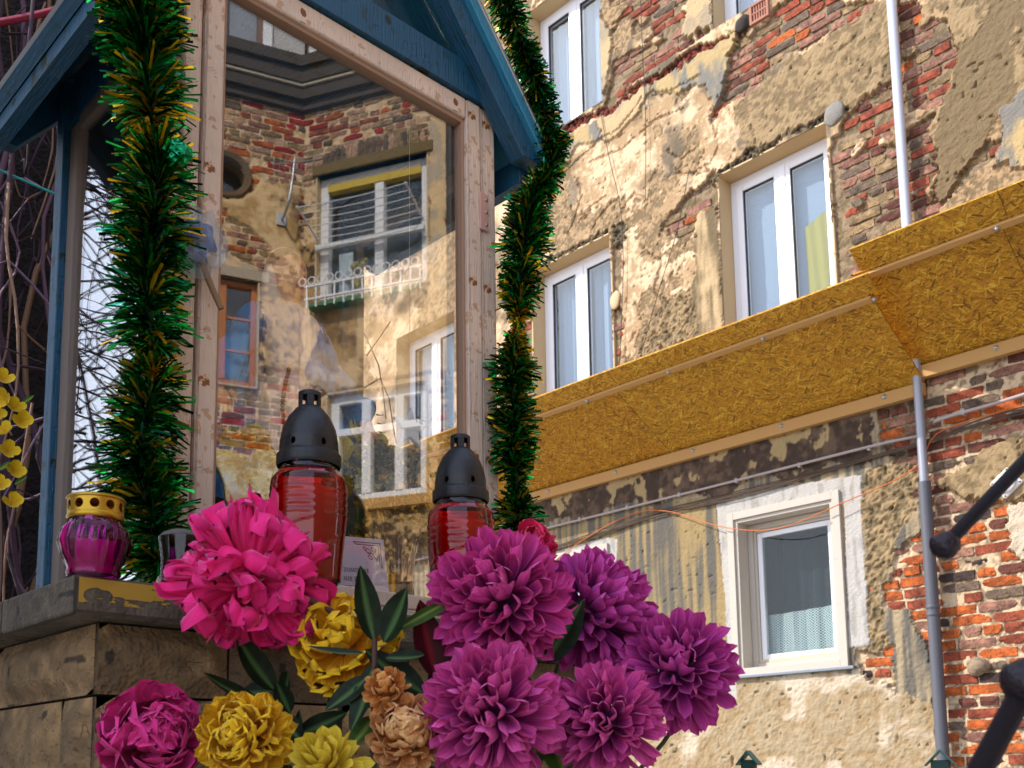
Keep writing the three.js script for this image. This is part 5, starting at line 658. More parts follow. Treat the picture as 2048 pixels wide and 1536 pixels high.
  // printed plaque, gold candle cup
  const W = 512, H = 512, cv = document.createElement('canvas'); cv.width = W; cv.height = H; const x = cv.getContext('2d'); x.fillStyle = '#cfc0cc'; x.fillRect(0, 0, W, H); x.fillStyle = '#25201f'; x.font = 'bold 44px sans-serif'; x.textAlign = 'center'; ['ZUMIENIE', 'NIE ZABIJA', 'SZE DZIECI', 'WIEK SCHRONIĆ MA?'].forEach((t, i) => x.fillText(t, W / 2, 262 + i * 66));
  x.strokeStyle = '#4a4636'; x.lineWidth = 7; x.beginPath(); x.moveTo(250, 30); x.lineTo(480, 30); x.lineTo(480, 220); x.moveTo(250, 30); x.lineTo(280, 48); x.lineTo(460, 48); x.moveTo(480, 220); x.lineTo(462, 190); x.lineTo(462, 48); x.stroke(); x.lineWidth = 6; for (const [cx, cy, r] of [[420, 80, 22], [375, 95, 24], [430, 130, 24], [385, 140, 20], [345, 75, 16]]) { x.beginPath(); x.ellipse(cx, cy, r, r * 0.62, 0.8, 0, 6.283); x.stroke(); } x.beginPath(); x.moveTo(330, 62); x.bezierCurveTo(370, 150, 410, 60, 440, 170); x.stroke();
  const tex = new THREE.CanvasTexture(cv); tex.colorSpace = THREE.SRGBColorSpace;
  const p = thing('printed_plaque', 'white plaque with a printed corner ornament and four lines of capitals behind the front glass', 'plaque', [1.197, 1.928, -1.655]); p.rotation.set(-0.13, -0.12, 0.03); mesh('board', bx(-0.072, 0.072, 0, 0.148, -0.006, 0, 0.001), std('#d8ccd4', 0.6), p); { const g = new THREE.PlaneGeometry(0.14, 0.144); g.translate(0, 0.074, 0.0012); mesh('print', g, std('#ffffff', 0.55, { map: tex }), p); }
  const cup = thing('gold_candle', 'ribbed gold candle cup beside the glass vase', 'candle', [1.288, 1.927, -1.69]); const gl = []; for (let k = 0; k <= 24; k++) gl.push([0.026 + 0.0018 * (k % 2), k * 0.0035]); mesh('cup', lathe([[0, 0], ...gl, [0.02, 0.086], [0, 0.082]], 28), std('#c9a227', 0.25, { metalness: 1 }), cup); mesh('wick', put(lathe([[0.0012, 0], [0.0012, 0.014], [0, 0.015]], 6), 0, 0.082, 0), std('#222', 0.9), cup);
}

// ------------------------------------------------------------------ tinsel garlands
const foil = (c, r = 0.2) => std(c, r, { metalness: 0.85, side: THREE.DoubleSide }), foilG = [foil('#086a22'), foil('#22c44e', 0.25), foil('#043d1c', 0.14)], foilY = foil('#e8b418', 0.3), foilT = foil('#2cc49a', 0.3);
// strands stand out all round a wavy core; waist(t) pinches the garland
function tinsel(label, pts, o) {
  const q = rng(o.seed), t = thing('tinsel_garland', label, 'garland', [0, 0, 0], 'green and gold tinsel garlands on the shrine'), curve = new THREE.CatmullRomCurve3(pts.map((p) => V(...p)));
  mesh('core', new THREE.TubeGeometry(curve, 80, 0.005, 6), std('#0a2f1c', 0.7), t);
  const N = Math.round(curve.getLength() * o.density), buckets = [[], [], [], [], []], P = V(), T = V();
  for (let k = 0; k < N; k++) {
    const u = q(), w = o.waist(u) * (0.78 + 0.4 * noise(u * 46 + o.seed, 2)); curve.getPointAt(u, P); curve.getTangentAt(u, T); const h = Math.abs(T.x) > 0.9 ? V(0, 1, 0) : V(1, 0, 0), A = V().crossVectors(T, h).normalize(), B = V().crossVectors(T, A), a = q() * 6.283;
    const out = A.clone().multiplyScalar(Math.cos(a)).addScaledVector(B, Math.sin(a)), L = o.len * rr(0.62, 1.12, q) * w, lean = rr(-0.45, 0.3, q) + (o.lean ? o.lean(u) : 0), dir = out.clone().addScaledVector(T, lean).normalize();
    const wd = V().crossVectors(dir, T).applyAxisAngle(dir, rr(-1.5, 1.5, q)).normalize().multiplyScalar(rr(0.0013, 0.0028, q)), bend = out.clone().multiplyScalar(-0.0).add(V(0, -rr(0, 0.014, q), 0)).addScaledVector(T, rr(-0.012, 0.012, q));
    const p = []; for (let i = 0; i <= 2; i++) { const s = i / 2, c = P.clone().addScaledVector(dir, L * s).addScaledVector(bend, s * s); p.push(c.clone().sub(wd), c.clone().add(wd)); wd.applyAxisAngle(dir, rr(-0.35, 0.35, q)); }
    buckets[q() < o.gold(u) ? 3 : q() < 0.03 ? 4 : pick([0, 0, 0, 1, 2, 2], q)].push(p);
  }
  buckets.forEach((list, i) => { if (!list.length) return; const pos = new Float32Array(list.length * 18), idx = []; list.forEach((p, k) => { p.forEach((v, j) => pos.set([v.x, v.y, v.z], k * 18 + j * 3)); const b = k * 6; idx.push(b, b + 1, b + 3, b, b + 3, b + 2, b + 2, b + 3, b + 5, b + 2, b + 5, b + 4); }); let g = new THREE.BufferGeometry(); g.setAttribute('position', new THREE.BufferAttribute(pos, 3)); g.setIndex(idx); g = g.toNonIndexed(); g.computeVertexNormals(); stuff(mesh(i === 3 ? 'gold_fringe' : 'green_fringe', g, i === 3 ? foilY : i === 4 ? foilT : foilG[i], t)); });
  return t;
}
const pinch = (u, at, w = 0.03, depth = 0.62) => 1 - depth * Math.exp(-(((u - at) / w) ** 2));
tinsel('green tinsel garland with gold strands hanging down the left front post of the shrine', [[0.64, 3.12, -1.545], [0.645, 3.02, -1.55], [0.658, 2.899, -1.55], [0.68, 2.773, -1.55], [0.694, 2.66, -1.55], [0.7, 2.618, -1.545], [0.699, 2.51, -1.55], [0.693, 2.377, -1.55], [0.706, 2.251, -1.545], [0.692, 2.163, -1.55], [0.691, 2.08, -1.55], [0.71, 2.0, -1.54], [0.725, 1.92, -1.53]], { seed: 301, density: 5000, len: 0.075, waist: (u) => pinch(u, 0.375) * pinch(u, 0.7, 0.025) , gold: (u) => 0.12 + 0.5 * Math.exp(-(((u - 0.37) / 0.03) ** 2)) + 0.4 * Math.exp(-(((u - 0.72) / 0.025) ** 2)), lean: (u) => 0.2 * Math.sin(u * 40) });
tinsel('green tinsel garland running down the right roof edge and post of the shrine', [[1.36, 3.45, -1.515], [1.475, 3.36, -1.515], [1.545, 3.25, -1.515], [1.605, 3.14, -1.515], [1.645, 3.06, -1.52], [1.64, 2.99, -1.53], [1.595, 2.92, -1.535], [1.575, 2.84, -1.54], [1.56, 2.719, -1.545], [1.54, 2.533, -1.55], [1.528, 2.45, -1.55], [1.535, 2.40, -1.55], [1.53, 2.301, -1.55], [1.537, 2.189, -1.545], [1.53, 2.14, -1.545], [1.545, 2.05, -1.545], [1.55, 1.98, -1.545]], { seed: 302, density: 5000, len: 0.064, waist: (u) => pinch(u, 0.62, 0.03, 0.7) * pinch(u, 0.85, 0.02) * (u < 0.42 ? 0.64 : 1), gold: (u) => 0.12 + 0.35 * Math.exp(-(((u - 0.62) / 0.04) ** 2)), lean: (u) => (u < 0.3 ? 0.25 : 0.15 * Math.sin(u * 50)) });
{
  // knots of foil where the garland is tied, the cellophane and the wrapped flower on a stick
  const film = phys({ color: '#eef2f6', roughness: 0.12, transmission: 0.92, thickness: 0, ior: 1.5, side: THREE.DoubleSide });
  const crumple = (r, s, sx, sy, sz, d = 4) => { const g = new THREE.IcosahedronGeometry(r, d), p = g.attributes.position; for (let i = 0; i < p.count; i++) { const x = p.getX(i), y = p.getY(i), z = p.getZ(i), k = 1 + 1.0 * (fbm(x / r * 2.2 + s, y / r * 2.2 + z / r * 1.9 + s, 3) - 0.5); p.setXYZ(i, x * k * sx, y * k * sy, z * k * sz); } let f = g.index ? g.toNonIndexed() : g; f.deleteAttribute('normal'); f.computeVertexNormals(); return f; };
  tag(mesh('foil_knot', put(crumple(0.024, 5, 1.1, 0.8, 0.8), 0.715, 2.625, -1.51), foil('#1aa06c', 0.25)), 'crumpled emerald foil knot tying the left garland below its upper pinch', 'foil knot');
  const w = thing('wrapped_stick', 'crumpled blue cloth wrapped in cellophane on a thin wooden stick, tied to the left post', 'wrapped stick', [0, 0, 0]);
  mesh('cloth', put(crumple(0.034, 3, 0.95, 1.15, 0.6), 0.783, 2.525, -1.57), std('#3f5486', 0.8), w); mesh('cellophane', put(crumple(0.047, 13, 0.9, 1.35, 0.65, 3), 0.785, 2.51, -1.562), film, w); mesh('stick', taper([[0.79, 2.5, -1.57], [0.806, 2.455, -1.565], [0.83, 2.405, -1.56]], () => 0.0055, 8, 8), std('#8a6a4a', 0.7), w);
}

// a strip with holes bent round a cylinder; holes: [arc position, height, half width, half height]
function bentStrip(r0, r1, y0, y1, holes, th = 0.0016) {
  const half = Math.PI / holes.length, parts = holes.map(([a0, yc, w, h]) => {
    const pts = [], n = 10, m = 3; for (let k = 0; k < n; k++) pts.push([-half + 2 * half * k / n, y0]); for (let k = 0; k < m; k++) pts.push([half, lerp(y0, y1, k / m)]); for (let k = 0; k < n; k++) pts.push([half - 2 * half * k / n, y1]); for (let k = 0; k < m; k++) pts.push([-half, lerp(y1, y0, k / m)]);
    const sh = new THREE.Shape(pts.map(([a, y]) => new THREE.Vector2(a * r0, y))), p0 = new THREE.Path(); p0.absellipse(0, yc, w, h, 0, Math.PI * 2, false); sh.holes.push(p0);
    const g = new THREE.ExtrudeGeometry(sh, { depth: th, bevelEnabled: false, curveSegments: 8 }), p = g.attributes.position; for (let i = 0; i < p.count; i++) { const a = a0 + p.getX(i) / r0, y = p.getY(i), r = lerp(r0, r1, (y - y0) / (y1 - y0)) - th + p.getZ(i); p.setXYZ(i, Math.cos(a) * r, y, -Math.sin(a) * r); } g.computeVertexNormals(); const nn = g.attributes.normal; for (let i = 0; i < p.count; i++) { const l = Math.hypot(p.getX(i), p.getZ(i)), x = p.getX(i) / l, z = p.getZ(i) / l, d = nn.getX(i) * x + nn.getZ(i) * z; if (Math.abs(d) > 0.7) nn.setXYZ(i, x * Math.sign(d), 0, z * Math.sign(d)); } return g; });
  return mergeGeometries(parts);
}
// ------------------------------------------------------------------ grave lanterns on the cap stone
const redGlass = phys({ color: '#ffffff', roughness: 0.03, transmission: 1, thickness: 0.004, ior: 1.5, attenuationColor: new THREE.Color('#e4041a'), attenuationDistance: 0.005 }), lidM = std('#0e0d11', 0.4, { bumpMap: rep(grainMap, 2), bumpScale: 0.0006 });
function lidWithHoles(R0) {
  // cap of turned plastic: flange, dome with small arched vents, pierced chimney
  const g = [lathe([[R0 * 0.98, 0], [R0 * 1.02, 0.004], [R0 * 1.02, 0.02], [R0 * 0.94, 0.0245], [R0 * 0.9, 0.0245]], 40), bentStrip(R0 * 0.94, R0 * 0.92, 0.024, 0.045, [0, 1, 2, 3, 4, 5].map((k) => [k * 1.047 + 0.5, 0.035, 0.0044, 0.0062])), lathe([[R0 * 0.895, 0.044], [R0 * 0.92, 0.0445], [R0 * 0.84, 0.066], [R0 * 0.68, 0.086], [R0 * 0.46, 0.101], [R0 * 0.36, 0.106], [R0 * 0.34, 0.104], [R0 * 0.44, 0.097], [R0 * 0.8, 0.064], [R0 * 0.895, 0.044]], 40)];
  for (let k = 0; k < 6; k++) { const a = k / 6 * 6.283 + 0.3, b = new THREE.CylinderGeometry(R0 * 0.36, R0 * 0.36, 0.02, 10, 1, true, a, 0.62); b.translate(0, 0.115, 0); g.push(b); }
  g.push(put(lathe([[R0 * 0.36, 0], [R0 * 0.36, 0.007], [R0 * 0.3, 0.009], [0, 0.009]], 24), 0, 0.124, 0));
  return g;
}
function swirlGlass() {
  const prof = [[0.044, 0], [0.05, 0.004], [0.052, 0.03], [0.056, 0.08], [0.061, 0.13], [0.064, 0.165], [0.062, 0.182], [0.052, 0.194], [0.049, 0.2], [0.049, 0.212]];
  const r = (y) => { for (let i = 0; i + 1 < prof.length; i++) if (y <= prof[i + 1][1]) return lerp(prof[i][0], prof[i + 1][0], (y - prof[i][1]) / (prof[i + 1][1] - prof[i][1])); return 0.049; };
  const relief = (a, y) => { if (y > 0.19 || y < 0.008) return 0; let s = 0; for (let k = 0; k < 3; k++) { const c = ((a / 6.283 * 3 - k + 9) % 3), u = c > 1.5 ? c - 3 : c, d = Math.hypot((u - 0.75) * 0.052, (y - 0.01) * 0.8), e = sstep(u, -1.45, -1.2) * (1 - sstep(u, 1.2, 1.45)); s = Math.max(s, e * (d < 0.085 ? 0.0042 : d < 0.125 ? 0.0042 * (0.125 - d) / 0.04 + 0.0011 * Math.sin((d - 0.085) * 628) : 0)); } return s; };
  const NU = 120, NV = 64, out = grid(NU, NV, (u, v) => { const a = -u * 6.28318, y = v * 0.212, R1 = r(y) + relief(u * 6.283, y); return [Math.cos(a) * R1, y, Math.sin(a) * R1]; }), inn = grid(48, 24, (u, v) => { const a = u * 6.28318, y = 0.006 + v * 0.206, R1 = r(y) - 0.0045; return [Math.cos(a) * R1, y, Math.sin(a) * R1]; });
  const ring = grid(48, 1, (u, v) => { const a = -u * 6.28318, R1 = lerp(0.049, 0.0445, v); return [Math.cos(a) * R1, 0.212, Math.sin(a) * R1]; }), floor = lathe([[0.044, 0], [0, 0]], 48), f2 = lathe([[0, 0.006], [0.0395, 0.006]], 48);
  return [out, inn, ring, floor, f2];
}
const lampShape = { glass: swirlGlass(), lid: lidWithHoles(0.053), foot: lathe([[0, 0], [0.04, 0], [0.042, 0.008], [0.034, 0.016], [0.033, 0.024], [0.045, 0.036], [0.0, 0.037]], 36), candle: lathe([[0, 0], [0.036, 0], [0.04, 0.03], [0.045, 0.08], [0.05, 0.13], [0.05, 0.15], [0.046, 0.156], [0, 0.152]], 24) };
function tallLantern(label, x, z, turn) {
  const t = thing('grave_lantern', label, 'lantern', [x, 1.869, z], 'tall red grave lanterns in front of the shrine glass'); t.rotation.y = turn;
  mesh('foot', lampShape.foot.clone(), lidM, t); const g = mesh('glass', lampShape.glass.map((q) => q.clone()), redGlass, t); g.position.y = 0.036; const c = mesh('candle', lampShape.candle.clone(), std('#f3e6dc', 0.7), g); c.position.y = 0.007; const l = mesh('lid', lampShape.lid.map((q) => q.clone()), lidM, t); l.position.y = 0.24;
}
tallLantern('tall red glass lantern with black domed lid, left one, behind the hot pink peony', 0.928, -1.43, -2.15); tallLantern('tall red glass lantern with black domed lid, right one, behind the magenta dahlia', 1.268, -1.43, -2.3);
{
  const t = thing('grave_lantern', 'small round violet glass lantern with a pierced gold lid on the left corner', 'lantern', [0.556, 1.869, -1.385]);
  const r = [[0.034, 0], [0.036, 0.006], [0.034, 0.012], [0.042, 0.03], [0.047, 0.048], [0.044, 0.064], [0.036, 0.074], [0.034, 0.08], [0.034, 0.086]], violet = phys({ color: '#ffffff', roughness: 0.04, transmission: 1, thickness: 0.004, ior: 1.35, attenuationColor: new THREE.Color('#c8149c'), attenuationDistance: 0.006 });
  const wall = (d, n) => { const g = lathe(r.map(([a, b]) => [a - d, b + (d ? 0.003 : 0)]), 96), p = g.attributes.position; for (let i = 0; i < p.count; i++) { const y = p.getY(i), a = Math.atan2(p.getZ(i), p.getX(i)), k = 1 + (y > 0.014 && y < 0.074 && !d ? 0.035 * Math.sin(a * 16 + y * 60) : 0); p.setX(i, p.getX(i) * k); p.setZ(i, p.getZ(i) * k); } if (d) { const ix = g.index.array; for (let i = 0; i < ix.length; i += 3) { const m = ix[i]; ix[i] = ix[i + 1]; ix[i + 1] = m; } } g.computeVertexNormals(); return g; };
  const gl = mesh('glass', [wall(0), wall(0.004), lathe([[0.034, 0.086], [0.03, 0.089]], 48)], violet, t); const cd = mesh('candle', lathe([[0, 0.004], [0.026, 0.006], [0.028, 0.05], [0, 0.052]], 20), std('#e070c8', 0.6), gl);
  const goldM = std('#b8902e', 0.35, { metalness: 0.85 }); mesh('lid', [lathe([[0.0355, 0.08], [0.038, 0.083], [0.0368, 0.088], [0.0345, 0.0882]], 48), bentStrip(0.0368, 0.0368, 0.088, 0.107, Array.from({ length: 11 }, (_, k) => [k / 11 * 6.283 + 0.28, 0.0976, 0.0063, 0.0066])), lathe([[0.0345, 0.1068], [0.0368, 0.107], [0.039, 0.109], [0.037, 0.112], [0.0, 0.113]], 48)], goldM, t);
  const o = thing('burnt_candle', 'old dark red glass candle with burnt grey wax rim, half hidden by the pink peony', 'candle', [0.708, 1.869, -1.43]);
  mesh('glass', [lathe([[0, 0.002], [0.03, 0], [0.034, 0.02], [0.033, 0.05], [0.038, 0.085], [0.035, 0.085], [0.03, 0.05], [0.03, 0.012], [0, 0.01]], 32)], phys({ color: '#ffffff', roughness: 0.1, transmission: 1, thickness: 0.004, attenuationColor: new THREE.Color('#5a0510'), attenuationDistance: 0.003 }), o); mesh('wax', put(lump(0.036, 1, 0.4, 1, 40), 0, 0.086, 0), std('#5a5552', 0.9), o);
}

// ------------------------------------------------------------------ artificial flowers in front of the pedestal
const FWD = V(Math.cos(HEAD), 0, -Math.sin(HEAD)), RGT = V(Math.sin(HEAD), 0, Math.cos(HEAD));
const face = (r, u, toward) => RGT.clone().multiplyScalar(r).add(V(0, u, 0)).addScaledVector(FWD, -toward).normalize();   // towards the viewer's right, up, towards the viewer
const around = (axis, th, ph) => { const h = Math.abs(axis.y) > 0.9 ? V(1, 0, 0) : V(0, 1, 0), a = V().crossVectors(axis, h).normalize(), b = V().crossVectors(axis, a); return axis.clone().multiplyScalar(Math.cos(th)).addScaledVector(a, Math.sin(th) * Math.cos(ph)).addScaledVector(b, Math.sin(th) * Math.sin(ph)); };
const blade = (y, up, roll = 0) => { const d = y.clone().normalize(), z = up.clone().addScaledVector(d, -up.dot(d)); if (z.length() < 0.05) z.set(d.y, d.z, d.x).addScaledVector(d, -V(d.y, d.z, d.x).dot(d)); z.normalize(); return new THREE.Matrix4().makeBasis(V().crossVectors(d, z), d, z).multiply(new THREE.Matrix4().makeRotationY(roll)); };
const FOOT = V(0.82, 1.22, -1.12);
function stemDown(t, c, axis, mat = stemMat, r = 0.0035) { const b = c.clone().addScaledVector(axis, -0.03), f = FOOT.clone().add(V(rr(-0.05, 0.05), 0, rr(-0.04, 0.04))); mesh('stem', tube([b, b.clone().addScaledVector(axis, -0.05).add(V(0, -0.02, 0)), b.clone().lerp(f, 0.5).add(V(0, 0.02, 0)), f], r, 20, 6), mat, t); }
function bloom(name, label, category, pos, axis, o, group) {
  const q = rng(o.seed), t = thing(name, label, category, pos, group), N = o.count, up = axis;
  mesh('heart', new THREE.IcosahedronGeometry(o.R * 0.3, 1), std(o.heart, 0.9), t);
  for (let k = 0; k < N; k++) {
    const f = (k + 0.5) / N, th = Math.acos(1 - (1 - Math.cos(o.spread)) * f), ph = k * 2.39996 + rr(-0.15, 0.15, q), d = around(axis, th + rr(-0.13, 0.13, q), ph), len = lerp(o.inner ?? 0.8, 1, f) * rr(0.9, 1.1, q);
    const y = d.clone().addScaledVector(axis, (o.lift ?? 0.15) * (1 - f)).add(V(0, -(o.droop ?? 0.08) * f, 0)).normalize(), m = blade(y, up, rr(-0.5, 0.5, q) * (o.wild ? 1.8 : 1) + (q() < 0.15 ? rr(-1.6, 1.6, q) : 0)), b = d.clone().multiplyScalar(o.R * (o.base ?? 0.22));
    m.scale(V(rr(0.85, 1.15, q), len, 1)); place(t, 'petal', pick(o.petals, q), petalMat, b, m);
  }
  return t;
}
const P2 = (L, W, c0, c1, o = {}, n = 4) => Array.from({ length: n }, (_, i) => petal(L, W, { c0: hex(c0), c1: hex(c1), seed: i * 1.7 + (o.s ?? 1), ...o, curl: (o.curl ?? 0.4) * (0.7 + 0.25 * i) }));
{
  const dahlia = (label, pos, axis, R, seed, count, c0 = '#980a80', c1 = '#ff5cb8') => {
    const t = bloom('dahlia_bloom', label, 'flower', pos, axis, { R, seed, count, spread: 2.25, heart: '#4a0d3e', petals: P2(R * 0.68, R * 0.215, c0, c1, { cup: 1.25, curl: 0.35, tip: 1.3, peak: 0.72, base: 0.5, s: seed }, 7), base: 0.36, lift: 0.12, droop: 0.14, inner: 0.85, wild: 1 }, 'magenta artificial dahlias');
    stemDown(t, V(0, 0, 0), axis); t.children.at(-1).geometry.dispose(); t.remove(t.children.at(-1)); const f = FOOT.clone().sub(V(...pos)); mesh('stem', tube([axis.clone().multiplyScalar(-0.02), axis.clone().multiplyScalar(-0.07).add(V(0, -0.04, 0)), f.clone().multiplyScalar(0.5).add(V(0.02, 0, 0.02)), f], 0.0035, 18, 6), stemMat, t); return t;
  };
  dahlia('large magenta dahlia, uppermost of the dahlias, right in front of the right red lantern', [0.921, 1.823, -0.962], face(-0.3, 0.2, 1), 0.1, 401, 190);
  dahlia('violet magenta dahlia turned to the right, between the uppermost and the rightmost dahlia', [1.085, 1.822, -0.95], face(0.55, 0.35, 0.6), 0.098, 402, 170, '#8e0a8a', '#f058ba');
  dahlia('large magenta dahlia at the bottom edge beside the orange mum', [0.855, 1.67, -0.913], face(-0.35, 0.25, 1), 0.093, 403, 185, '#9e0a86', '#ff68bc');
  dahlia('magenta dahlia at the bottom edge below the rightmost dahlia', [0.997, 1.66, -0.852], face(-0.35, 0.2, 1), 0.08, 404, 170, '#a40c88', '#ff68bc');
  dahlia('loose magenta dahlia standing apart, rightmost of the dahlias, before the ground floor window', [1.137, 1.734, -0.839], face(-0.15, 0.3, 0.9), 0.088, 405, 150, '#960c8a', '#f05cba');

  // the big hot pink peony is seen from below, its stem towards us
  const ax = face(-0.35, 0.55, -0.85), t = thing('peony_bloom', 'big hot pink peony with ragged petals, turned away so its stem shows', 'flower', [0.684, 1.851, -1.19]), q = rng(410);
  const big = Array.from({ length: 10 }, (_, i) => petal(0.115, 0.058, { c0: hex('#d80a50'), c1: hex('#ff2c90'), seed: 3 + i * 1.7, nu: 18, nv: 14, frill: 0.2, crease: 0.05, notch: 0.3, cup: 0.35, curl: -0.5 + i * 0.16, peak: 0.76, base: 0.2, tip: 1.8 }));
  for (const [n, th, L] of [[5, 2.75, 0.4], [7, 2.3, 0.62], [9, 1.8, 0.95], [11, 1.45, 1.02], [12, 1.1, 1.0], [11, 0.75, 0.95], [8, 0.35, 0.9]]) for (let k = 0; k < n; k++) { const d = around(ax, th + rr(-0.24, 0.24, q), (k + rr(-0.3, 0.3, q)) / n * 6.283 + th * 3), m = blade(d.clone().add(V(0, -0.1, 0)), ax, rr(-0.9, 0.9, q)); m.scale(V(rr(0.8, 1.2, q), L * rr(0.8, 1.1, q), 1)); place(t, 'petal', pick(big, q), petalMat, d.clone().multiplyScalar(0.012), m); }
  mesh('calyx', lump(0.0055, 1, 1, 1, 4, 2), darkStem, t); mesh('stem', taper([[0, 0, 0.005], [0.05, -0.012, 0.025], [0.125, -0.05, 0.05], [0.17, -0.12, 0.08], [0.15, -0.4, 0.05], [0.13, -0.62, 0.06]], (u) => 0.0042, 30, 8), darkStem, t);

  const p2 = bloom('peony_bloom', 'dark magenta peony with a cupped heart in the lower left, beside the yellow mum', 'flower', [0.582, 1.645, -1.25], face(0.45, 0.15, 0.85), { R: 0.07, seed: 411, count: 58, spread: 1.9, heart: '#3a0620', petals: P2(0.062, 0.056, '#98084c', '#f03c98', { nu: 10, nv: 8, frill: 0.09, notch: 0.05, cup: 0.75, curl: 1.1, tip: 1.5, s: 8 }, 5), lift: 0.1, base: 0.25 });
  const y1 = bloom('yellow_peony', 'ragged yellow artificial flower behind the dark green leaves', 'flower', [0.812, 1.775, -1.155], face(0.1, 0.3, 0.7), { R: 0.075, seed: 412, count: 48, spread: 2.3, heart: '#8a5a08', petals: P2(0.07, 0.05, '#e08c04', '#ffd01e', { nu: 10, nv: 9, frill: 0.12, notch: 0.14, cup: 0.3, curl: 0.6, tip: 1.5, s: 12 }, 5), droop: 0.35, lift: 0.05 });
  const y2 = bloom('yellow_mum', 'dense golden yellow chrysanthemum at the bottom beside the dark magenta peony', 'flower', [0.645, 1.645, -1.127], face(-0.05, 0.2, 1), { R: 0.062, seed: 413, count: 120, spread: 2.0, heart: '#8a5a08', petals: P2(0.05, 0.026, '#e08c04', '#ffd022', { nu: 8, frill: 0.14, cup: 0.5, curl: 0.6, tip: 1.4, s: 15 }, 5), lift: 0.25, inner: 0.75 });
  const y3 = bloom('yellow_mum', 'pale greenish yellow bloom cut off by the bottom edge, right of the golden mum', 'flower', [0.692, 1.606, -1.02], face(0.1, 0.7, 0.7), { R: 0.045, seed: 414, count: 44, spread: 1.7, heart: '#6a6a10', petals: P2(0.045, 0.02, '#d0aa0c', '#fbe248', { cup: 0.6, curl: 0.5, tip: 1.0, s: 18 }, 4), lift: 0.3 });
  const o1 = bloom('orange_mum', 'apricot orange chrysanthemum with incurved petals left of the lower dahlia', 'flower', [0.783, 1.648, -0.985], face(0.0, 0.3, 1), { R: 0.054, seed: 415, count: 130, spread: 2.2, heart: '#8a4a10', petals: P2(0.034, 0.017, '#d07418', '#ffd090', { cup: 1.1, curl: 1.3, tip: 1.0, s: 21 }, 4), lift: 0.1, base: 0.4 });
  const o2 = bloom('orange_mum', 'small apricot orange bud bloom above the larger orange mum', 'flower', [0.765, 1.7, -1.0], face(-0.2, 0.5, 0.9), { R: 0.032, seed: 416, count: 46, spread: 2.0, heart: '#8a4a10', petals: P2(0.022, 0.011, '#c86c14', '#ffc070', { cup: 1.0, curl: 1.2, s: 23 }, 4), lift: 0.1, base: 0.4 });
  const r1 = bloom('crimson_bloom', 'small crimson artificial flower peeping out behind the uppermost dahlia', 'flower', [0.99, 1.905, -0.975], face(0.3, 0.6, 0.6), { R: 0.035, seed: 417, count: 26, spread: 1.6, heart: '#5a0414', petals: P2(0.036, 0.03, '#b00838', '#ff2f6e', { nu: 8, frill: 0.12, cup: 0.5, curl: 0.7, tip: 1.5, s: 27 }, 4), lift: 0.2 });
  for (const b of [p2, y1, y2, y3, o1, o2, r1]) { const f = FOOT.clone().sub(b.position); mesh('stem', tube([V(0, -0.005, -0.005), f.clone().multiplyScalar(0.15).add(V(0, -0.03, -0.02)), f.clone().multiplyScalar(0.6), f], 0.003, 16, 6), stemMat, b); }

  // leaves
  const DG = hex('#081306'), DV = hex('#4a6a3a'), MG = hex('#35561c'), LV = hex('#86a050');
  const sp = thing('leaf_sprig', 'sprig of dark green artificial leaves with pale veins in front of the ragged yellow flower', 'leaves', [0.79, 1.752, -1.06]);
  const at = (r, u, f, L, W, roll = 0, bend = 0.5, c0 = DG, c1 = DV) => ({ d: RGT.clone().multiplyScalar(r).add(V(0, u, 0)).addScaledVector(FWD, f), L, W, roll, bend, c0, c1 });
  const leaf = (parent, pos, l) => place(parent, 'leaf', leafShape(l.L, l.W * 0.86, l.c0, l.c1, l.bend), leafMat, pos, blade(l.d, FWD.clone().negate().add(V(0, 0.3, 0)), l.roll));
  for (const [p, l] of [[[0, 0.015, 0], at(-0.25, 1, -0.1, 0.102, 0.04, 0.3)], [[0.008, 0.014, 0.008], at(0.55, 0.8, -0.2, 0.082, 0.05, -0.3)], [[0, -0.01, 0], at(-0.12, -1, -0.2, 0.105, 0.042, 0.5)], [[-0.01, 0, -0.006], at(-1, -0.1, -0.1, 0.075, 0.026, 0.8)], [[0.01, -0.005, 0.01], at(0.9, -0.2, -0.3, 0.06, 0.035, -0.5)], [[0, -0.02, 0.01], at(0.4, -1, -0.1, 0.09, 0.04, -0.3)], [[-0.01, -0.03, 0], at(-0.7, -0.7, 0.1, 0.07, 0.035, 0.2)], [[0.02, 0.03, 0.02], at(0.9, 0.55, 0.1, 0.1, 0.02, 0.7, 0.3, MG, LV)], [[0.0, -0.08, 0.0], at(-0.3, -0.6, -0.3, 0.06, 0.035, 0.1, 0.6, MG, LV)], [[0.01, -0.085, 0.01], at(0.6, -0.5, -0.3, 0.06, 0.03, 0.4, 0.6, MG, LV)]]) leaf(sp, V(...p), l);
  mesh('stem', tube([[0, 0.02, 0], [0, -0.03, 0], [0.02, -0.2, -0.03], FOOT.clone().sub(sp.position)], 0.004, 20, 6), darkStem, sp);
  const s2 = thing('leaf_sprig', 'dark red and green artificial leaves filling the gap below the uppermost dahlia', 'leaves', [0.87, 1.72, -1.03]);
